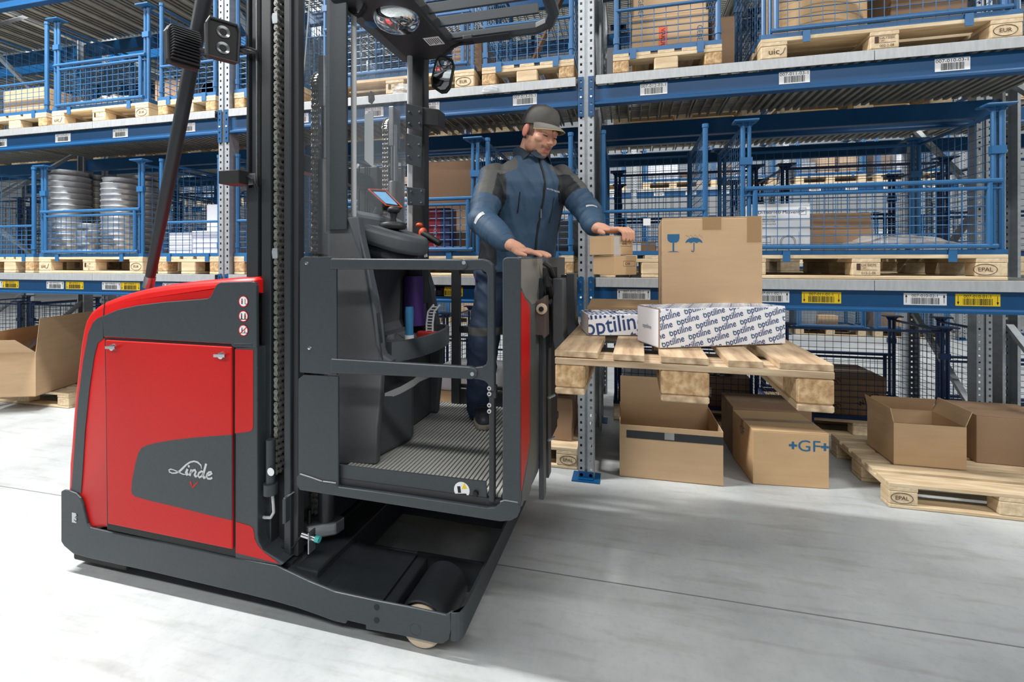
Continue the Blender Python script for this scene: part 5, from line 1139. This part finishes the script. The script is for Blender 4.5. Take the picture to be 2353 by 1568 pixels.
YT = R(20); Ft = -f_v*math.cos(YT)+r_v*math.sin(YT); St = r_v*math.cos(YT)+f_v*math.sin(YT)
# joints
shR, shL = pc(-.094, 2.335, 1.852), pc(.250, 2.435, 1.858)
elR, wrR = pp_(1107, 508, 2.16), Vector(t2w((.205, .315, 1.502)))
elL = pp_(1352, 488, 2.30)
hipR, knR, anR = pc(-.085, 2.46, 1.34), pc(-.150, 2.42, 1.01), pc(-.168, 2.49, .69)
hipL, knL, anL = pc(.10, 2.52, 1.34), pc(.115, 2.50, 1.0), pc(.11, 2.56, .69)
# carton frame for the left hand
hcw = Vector(t2w((hc[0], hc[1], zt))); bxv = Vector((math.cos(R(48)), math.sin(R(48)), 0)); byv = Vector((-math.sin(R(48)), math.cos(R(48)), 0))
def hb_(x, y, z): return hcw+bxv*x+byv*y+z_v*z
wrL = hb_(.062, .165, .045)
# head frame
hy, hp_ = R(38), R(21)
Fh0 = -f_v*math.cos(hy)+r_v*math.sin(hy); Sh = r_v*math.cos(hy)+f_v*math.sin(hy)
Fh = Fh0*math.cos(hp_)-z_v*math.sin(hp_); Uh = z_v*math.cos(hp_)+Fh0*math.sin(hp_)
roll = R(4); Sh, Uh = Sh*math.cos(roll)-Uh*math.sin(roll), Uh*math.cos(roll)+Sh*math.sin(roll)
HC = pp_(1240, 303, 2.31)
def hd(s, f, u): return HC+Sh*s+Fh*f+Uh*u
neck = pc(.083, 2.36, 1.945)
body = MB()
ell(body, hd(0,-.012,.020), (Sh*.076, Fh*.094, Uh*.092)); ell(body, hd(0,.022,-.035), (Sh*.064, Fh*.076, Uh*.088))
ell(body, hd(0,.058,-.098), (Sh*.030, Fh*.030, Uh*.024)); ell(body, hd(0,.045,-.085), (Sh*.046, Fh*.045, Uh*.032))
for s in (-1, 1):
    ell(body, hd(s*.040,.060,-.030), (Sh*.026, Fh*.026, Uh*.022)); ell(body, hd(s*.046,.018,-.070), (Sh*.016, Fh*.045, Uh*.035))
    ell(body, hd(s*.079,-.012,-.012), (Sh*.009, Fh*.020, Uh*.031)); ell(body, hd(s*.030,.077,-.004), (Sh*.019, Fh*.013, Uh*.010))
    body.cap(hd(s*.012,.092,.016), .009, hd(s*.046,.074,.012), .008)
    ell(body, hd(s*.011,.101,-.041), (Sh*.007, Fh*.009, Uh*.007))
body.cap(hd(0,.088,.008), .008, hd(0,.108,-.036), .0098); body.cap(hd(-.016,.088,-.074), .0065, hd(.016,.088,-.074), .0065); body.cap(hd(-.013,.086,-.084), .007, hd(.013,.086,-.084), .007)
ell(body, hd(0,.083,-.062), (Sh*.024, Fh*.018, Uh*.014))
body.cap(hd(0,-.028,-.045), .055, neck, .060); body.cap(neck, .06, pc(.075, 2.40, 1.86), .09)
for a, b, ra, rb_ in ((pc(.075,2.40,1.80), pc(.03,2.46,1.40), .105, .105), (shR, elR, .042, .038), (elR, wrR, .040, .029), (shL, elL, .042, .038), (elL, wrL, .040, .029), (shR, shL, .04, .04), (hipR, knR, .07, .052), (knR, anR, .050, .034), (hipL, knL, .07, .052), (knL, anL, .050, .034), (hipR, hipL, .08, .08)):
    body.cap(a, ra, b, rb_)
def hand(w, palm_c, side_v, fwd, nrm, chains, thumb):
    body.cap(w, .027, w+(palm_c-w)*.55, .025)
    ell(body, palm_c, (side_v*.040, fwd*.048, nrm*.0155))
    ell(body, w+(palm_c-w)*.5, (side_v*.030, fwd*.045, nrm*.020))
    for ch in chains+[thumb]:
        n_ = len(ch); rad = [.0105, .0094, .0086, .0074] if ch is not thumb else [.0145, .0125, .0105, .0085]
        for i in range(n_-1): body.cap(ch[i], rad[i], ch[i+1], rad[i+1], 10, 4)
# right hand lies flat on the wall top
pR = Vector(t2w((.288, .262, 1.470)))
fwR = (Vector(t2w((.36, .25, 1.455)))-wrR); fwR.z = 0; fwR.normalize(); fwR = (fwR+Vector((0,0,-.16))).normalized(); sdR = Vector((fwR.y, -fwR.x, 0)).normalized(); nR = sdR.cross(fwR).normalized(); nR = nR if nR.z > 0 else -nR
chR = []
for i, (o, l, fan) in enumerate(((.030,.070,.16),(.0105,.080,.04),(-.0095,.074,-.06),(-.028,.058,-.18))):
    b0_ = pR+fwR*.038+sdR*o; d = (fwR+sdR*fan).normalized(); d0 = (d+nR*.12).normalized(); d1 = (d-nR*.10).normalized()
    chR.append([b0_, b0_+d0*l*.45, b0_+d0*l*.45+d1*l*.32, b0_+d0*l*.45+d1*l*.32+(d-nR*.25).normalized()*l*.25])
tb = pR-fwR*.025+sdR*.032
hand(wrR, pR, sdR, fwR, nR, chR, [tb, tb+fwR*.030+sdR*.026-nR*.004, tb+fwR*.058+sdR*.034-nR*.008, tb+fwR*.076+sdR*.032-nR*.010])
# left hand grips the carton from above
pL = hb_(.078, .082, .028); fwL = (hb_(.088, .0, .022)-pL).normalized(); sdL = Vector((fwL.y, -fwL.x, 0)).normalized()*-1; nL = Vector((0,0,1))
chL = []
for i, (x, l) in enumerate(((.050,1.0),(.070,1.06),(.090,1.02),(.108,.92))):
    k0_ = hb_(x+.004, .046, .030); chL.append([k0_, hb_(x+.008, .016*l, .031), hb_(x+.010, -.011, .014), hb_(x+.011, -.011, -.016*l)])
hand(wrL, pL, bxv, fwL, nL, chL, [hb_(.045,.105,.026), hb_(.020,.085,.022), hb_(.006,.062,.016), hb_(.000,.045,.012)])
skin_me = remeshed(body, 'person', .0034, 3)
SK = (214,160,134)
def skin_tone(co):
    p = co-HC; s, f, u = p.dot(Sh), p.dot(Fh), p.dot(Uh); c = SK
    if p.length < .2:
        if u < -.050 and f > -.02: c = mix(c, (146,104,84), min(1, (-.045-u)/.02)*.55*min(1, (f+.02)/.03))
        if abs(s) < .032 and -.070 < u < -.056 and f > .07: c = mix(c, (110,76,60), .65)
        if abs(s) < .020 and -.090 < u < -.070 and f > .083: c = (184,112,100)
        if abs(s) < .05 and -.05 < u < .0 and f > .05: c = mix(c, (222,150,128), .35)
        if abs(s) > .074: c = (212,134,114)
        if f < .035 and abs(s) > .045 and u > -.03 and abs(s) < .075: c = mix(c, (70,54,46), .75)
        if f < -.02 and u > -.05 and abs(s) < .076: c = (62,48,42)
    return c
paint(skin_me, skin_tone)
PERSON = obj('person', skin_me, vcol_mat('skin', .5, .08, 260, .08)); tag(PERSON, 'man in navy work jacket and grey cap standing in the truck cabin', 'person')
# facial details
fd = MB()
for s in (-1, 1):
    pts = [hd(s*(.014+.009*k), .094-.0035*k*k*.55, .0225+.002*math.sin(k)) for k in range(4)]; fd.tube(pts, [.0035,.0045,.004,.0025], 6)
fd.build('eyebrows', mat('brown_hair', (62,46,38), .7), PERSON)
ey = MB()
for s in (-1, 1): ey.tube([hd(s*.016,.089,-.010), hd(s*.024,.0905,-.0125), hd(s*.034,.088,-.0125), hd(s*.044,.081,-.010)], [.0012,.0022,.0022,.0012], 6)
ey.build('eyelashes', M['dark'], PERSON)
# cap
capm = mat('grey_cap_cloth', (84,82,78), .75, vary=.08, scale=30, bump=.1, bscale=400)
cr = []; N_ = 32
for i in range(11):
    q = R(90)*i/10; u = .036+.090*math.sin(q)**.95; rad = math.cos(q)**.72 if i < 10 else .05
    cr.append([hd(.084*rad*math.cos(2*math.pi*k/N_), -.010+.104*rad*math.sin(2*math.pi*k/N_)-.006*math.sin(q), u+.012*math.sin(2*math.pi*k/N_)*(1-i/10)) for k in range(N_)])
cr.insert(0, [hd(.083*math.cos(2*math.pi*k/N_), -.010+.103*math.sin(2*math.pi*k/N_), .022+.014*math.sin(2*math.pi*k/N_)) for k in range(N_)])
CAP = smooth_angle(MB().rings(cr).build('cap', capm, PERSON), 60)
bm_ = []
for j in range(6):
    e = j/5; ring = []
    for k in range(15):
        a = R(22+136*k/14); rx, ry = .082+.002*e, .100+.072*e*math.sin(a)**.8
        ring.append((rx*math.cos(a)*(1-.02*e), -.010+ry*math.sin(a), .046-.004*e-.014*e*e-.018*(math.cos(a)**2)*(.4+e)))
    bm_.append(ring)
br_ = MB(); vs = [hd(*p) for rg_ in bm_ for p in rg_]+[hd(p[0], p[1], p[2]-.003) for rg_ in bm_ for p in rg_]; fs = []
for lay in (0, 90):
    for j in range(5):
        for k in range(14): fs.append((lay+j*15+k, lay+j*15+k+1, lay+(j+1)*15+k+1, lay+(j+1)*15+k))
for k in range(14): fs.append((75+k, 75+k+1, 165+k+1, 165+k))
br_.add(vs, fs); smooth_angle(br_.build('cap_brim', mat('grey_brim_cloth', (112,108,102), .75, bump=.1, bscale=400, vary=.03, scale=20), CAP), 60)
MB().tube([hd(*p)-Uh*.001 for p in bm_[5]], .0014, 5).build('brim_piping', mat('yellow_piping', (196,176,104), .6), CAP)
MB().ball(hd(0,-.016,.126), .009, .009, .005, 10, 6).build('cap_button', capm, CAP)
# jacket
jk = MB(); tors = [(.025,2.47,1.37,.205,.150),(.028,2.465,1.44,.205,.150),(.035,2.45,1.54,.200,.148),(.05,2.43,1.64,.206,.150),(.066,2.405,1.74,.214,.150),(.076,2.39,1.81,.208,.138),(.080,2.38,1.86,.178,.116),(.082,2.37,1.905,.128,.096),(.083,2.362,1.945,.085,.078)]
jk.rings([[pc(x, d, z)+St*w*math.cos(2*math.pi*k/28)+Ft*dp*math.sin(2*math.pi*k/28) for k in range(28)] for x, d, z, w, dp in tors])
def limb(mb, pts, rads):
    for (a, b), (ra, rb_) in zip(zip(pts, pts[1:]), zip(rads, rads[1:])): mb.cap(a, ra, b, rb_)
cfR = wrR+(elR-wrR)*.10; cfL = wrL+(elL-wrL)*.10
limb(jk, [shR, shR+(elR-shR)*.5+Vector((0,0,.0)), elR, elR+(wrR-elR)*.5, cfR], [.068,.074,.067,.060,.048])
limb(jk, [shL, shL+(elL-shL)*.5, elL, elL+(wrL-elL)*.5, cfL], [.068,.073,.065,.058,.047])
def seg_d(p, a, b):
    t = max(0, min(1, (p-a).dot(b-a)/(b-a).length_squared)); return (p-(a+(b-a)*t)).length, t
from mathutils import noise
def rid(a): return (1-abs(math.sin(a)))**2
def folds(co):
    p = co; dR_, tR_ = seg_d(p, shR, elR); dL_, tL_ = seg_d(p, shL, elL); dr_, tr_ = seg_d(p, elR, wrR); dl_, tl_ = seg_d(p, elL, wrL)
    q = p-pc(.07, 2.4, 0); s_, f_ = q.dot(St), q.dot(Ft)
    m = min(dR_, dL_, dr_, dl_)
    if m < .10 and p.z < 1.87:
        a, b = {dR_: (shR, elR), dL_: (shL, elL), dr_: (elR, wrR), dl_: (elL, wrL)}[m]; ax = (b-a).normalized(); al = (p-a).dot(ax)
        near = min((p-elR).length, (p-elL).length); k = .55+.9*max(0, 1-near/.13)
        v = Vector((p.x, p.y, p.z))*5+ax*al*9+Vector((al*6, 0, 0))
        return k*.0130*(noise.ridged_multi_fractal(v, 1.0, 2.1, 3, 1.0, 2.0)-.9)*.8
    v = Vector((s_*11+p.z*4.5, f_*6, p.z*3.0-s_*3))
    return .0120*(noise.ridged_multi_fractal(v, 1.0, 2.1, 3, 1.0, 2.0)-.9)*.8
jme = remeshed(jk, 'jacket', .007, 5, folds)
NB, GR, BK = (50,78,104), (86,86,84), (24,28,34)
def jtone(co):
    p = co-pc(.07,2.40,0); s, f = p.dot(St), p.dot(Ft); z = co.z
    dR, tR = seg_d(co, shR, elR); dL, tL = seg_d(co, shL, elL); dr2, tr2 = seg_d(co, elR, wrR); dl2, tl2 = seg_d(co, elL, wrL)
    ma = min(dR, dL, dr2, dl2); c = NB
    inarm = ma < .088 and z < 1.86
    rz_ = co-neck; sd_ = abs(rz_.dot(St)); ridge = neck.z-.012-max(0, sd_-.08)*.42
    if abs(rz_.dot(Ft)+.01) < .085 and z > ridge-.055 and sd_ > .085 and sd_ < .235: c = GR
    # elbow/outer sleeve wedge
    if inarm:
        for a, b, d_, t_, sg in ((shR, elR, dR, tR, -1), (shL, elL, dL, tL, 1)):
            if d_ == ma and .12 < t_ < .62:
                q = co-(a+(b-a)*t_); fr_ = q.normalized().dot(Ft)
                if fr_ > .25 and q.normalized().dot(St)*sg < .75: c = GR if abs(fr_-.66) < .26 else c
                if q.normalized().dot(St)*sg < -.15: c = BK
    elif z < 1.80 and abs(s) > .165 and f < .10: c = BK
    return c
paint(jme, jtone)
from mathutils.bvhtree import BVHTree
JB = BVHTree.FromPolygons([v.co for v in jme.vertices], [p.vertices for p in jme.polygons])
def onj(p, d, off):
    h = JB.ray_cast(Vector(p)+Vector(d)*.4, -Vector(d), .6)
    return h[0]+Vector(d)*off if h[0] is not None else Vector(p)
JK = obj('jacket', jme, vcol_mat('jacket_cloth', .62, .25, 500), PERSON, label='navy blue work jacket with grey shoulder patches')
# collar, zipper, stripes, chest lettering
col = []
for z, k_, o in ((-.055,1.14,.0),(-.02,1.10,.004),(.012,1.09,.006),(.034,1.11,.008),(.037,1.03,.006),(.015,1.0,.002),(-.02,1.0,.0)):
    ring = []
    for q in range(28):
        a = 2*math.pi*q/28; gap = max(0, math.sin(a))**3; up_ = 1-1.5*gap
        ring.append(neck+z_v*(.006+z*up_-.012*gap)+St*(.084*k_*math.cos(a)+.012)+Ft*((.086*k_+o)*math.sin(a)+.012))
    col.append(ring)
smooth_angle(MB().rings(col, cap=False, closed=True).build('collar', mat('dark_navy_cloth', (38,52,68), .65, vary=.06, scale=20), JK), 60)
def front(z):                       # point on the jacket front along the zip line
    for a, b in zip(tors, tors[1:]):
        if a[2] <= z <= b[2]:
            t = (z-a[2])/(b[2]-a[2]); x, d, w, dp = (a[i]+(b[i]-a[i])*t for i in (0, 1, 3, 4)); return pc(x, d, z), w, dp
    a = tors[0]; return pc(a[0], a[1], z), a[3], a[4]
zp = []; 
for k in range(22):
    z = 1.37+.57*k/21; c, w, dp = front(z); an = R(80); zp.append(c+St*w*math.cos(an)+Ft*(dp*math.sin(an)+.0035))
zp = [onj(p, Ft, .001) for p in zp]; zo = MB().tube(zp, .006, 6, flat=.7).build('zip', M['black'], JK)
zpull = zp[11]; MB().bar(zpull+Ft*.007+z_v*.02, zpull+Ft*.007-z_v*.03, .006, .004).build('zip_pull', M['steel'], JK)
for sg, a_, zz0, zz1 in ((1, 62, 1.62, 1.74), (-1, 112, 1.66, 1.76)):
    pts = []
    for k in range(7):
        z = zz0+(zz1-zz0)*k/6; c, w, dp = front(z); pts.append(c+St*w*math.cos(R(a_))+Ft*(dp*math.sin(R(a_))+.003))
    MB().tube([onj(p, Ft, .0005) for p in pts], .0028, 5).build('pocket_zip', M['black'], JK)
c, w, dp = front(1.775); tc_ = c+St*w*math.cos(R(64))+Ft*(dp*math.sin(R(64))+.02)
tang = (St*math.sin(R(64))*w-Ft*math.cos(R(64))*dp).normalized()
tl = MB(); text(tl, 'RICHTER+FRENZEL', .0105, tc_, tang-z_v*.10, z_v+tang*.10, 1.0)
tl.v = [tuple(onj(v, Ft, .0015)) for v in tl.v]; tl.build('chest_lettering', M['white'], JK)
for e, w, f0, rd_ in ((elR, wrR, .22, .070), (elL, wrL, .30, .067)):
    ax_ = (w-e).normalized(); c = e+(w-e)*f0; u = ax_.cross(z_v).normalized(); v = ax_.cross(u).normalized(); toc = -f_v-ax_*(-f_v).dot(ax_); a0 = math.atan2(toc.dot(v), toc.dot(u))
    rr1 = [c-ax_*.010+(u*math.cos(a0+R(a))+v*math.sin(a0+R(a)))*rd_ for a in range(-28, 30, 7)]; rr2 = [p+ax_*.020 for p in rr1]; n_ = len(rr1)
    def ons(p):
        k_ = (p-c)-ax_*(p-c).dot(ax_); k_.normalize(); return onj(p, k_, .002)
    MB().add([ons(p) for p in rr1+rr2], [(i, i+1, n_+i+1, n_+i) for i in range(n_-1)]).build('reflective_stripe', M['rod'], JK)
for w, e in ((wrR, elR), (wrL, elL)):
    d = (e-w).normalized(); MB().tube([w+d*.012, w+d*.055], .043, 18).build('cuff', mat('navy_cuff', (46,72,98), .65, vary=.06, scale=20), JK, bevel=.004)
# trousers
tr = MB()
for h, k_, a in ((hipR, knR, anR), (hipL, knL, anL)):
    limb(tr, [h, h+(k_-h)*.5, k_, k_+(a-k_)*.45, a+z_v*.01, a-z_v*.035], [.100,.092,.080,.077,.072,.070])
tr.cap(hipR+z_v*.03, .115, hipL+z_v*.03, .115)
def tfold(co): return .007*(noise.ridged_multi_fractal(Vector((co.x*6, co.y*6, co.z*12+co.x*8)), 1.0, 2.1, 3, 1.0, 2.0)-.9)+.4*tfold0(co)
def tfold0(co): return math.sin(co.z*70+8*math.sin(co.x*20)+6*co.y)*.0045*(1 if co.z < .82 or .95 < co.z < 1.12 else .45)+.0025*math.sin(co.x*60+co.z*33)
tme = remeshed(tr, 'trousers', .008, 5, tfold); paint(tme, lambda co: (92,92,90) if abs((co-knR).z-.065) < .022 and (co-knR).length < .14 else ((40,56,80) if co.z > .9 else (36,54,80)))
TRO = obj('trousers', tme, vcol_mat('trouser_cloth', .7, .25, 500), PERSON, label='dark navy work trousers')
pen = MB()
for k in range(3): q = hipR+pc(-.075-.012*k, -.05, -.02)-pc(0,0,0); pen.tube([q, q+z_v*.09], .0045, 8)
pen.build('pens_in_pocket', M['purple'], TRO)
# shoes
def shoe(an, yaw):
    d = -f_v*math.cos(yaw)+r_v*math.sin(yaw); s = r_v*math.cos(yaw)+f_v*math.sin(yaw); b = Vector((an.x, an.y, FZ-.003))+d*.0
    def q(f, x, z): return b+d*f+s*x+z_v*z
    sole = [(-.075,.028),(-.04,.036),(.02,.036),(.09,.046),(.14,.046),(.175,.034),(.19,.0)]
    out = [(f, w) for f, w in sole]+[(f, -w) for f, w in reversed(sole[:-1])]
    so_ = MB().rings([[q(f*k_, w*k_, z) for f, w in out] for z, k_ in ((.001,.97),(.012,1.0),(.028,1.0))])
    up_ = MB(); up_.cap(q(-.035,0,.055), .040, q(.03,0,.060), .041); up_.cap(q(.03,0,.05), .042, q(.125,0,.040), .040); up_.cap(q(.12,0,.036), .041, q(.145,0,.034), .036); up_.cap(q(-.03,0,.06), .040, q(-.025,0,.115), .042); up_.cap(q(.02,0,.075), .036, q(.07,0,.055), .036)
    return so_, remeshed(up_, 'shoe', .006, 4), [(q(f, -.022, z), q(f+.006, .022, z)) for f, z in ((.035,.113),(.053,.103),(.071,.093),(.089,.083))]
for an, yaw in ((anR, R(12)), (anL, R(28))):
    so_, um, lc = shoe(an, yaw); sh2 = obj('shoe', um, mat('dark_shoe_leather', (56,58,68), .5, vary=.1, scale=30), PERSON)
    so_.build('sole', mat('pale_shoe_sole', (150,142,128), .7), sh2, bevel=.004)
    lb = MB(); [lb.tube([a, (a+b)/2+z_v*.004, b], .003, 6) for a, b in lc]; lb.build('laces', M['dark'], sh2)
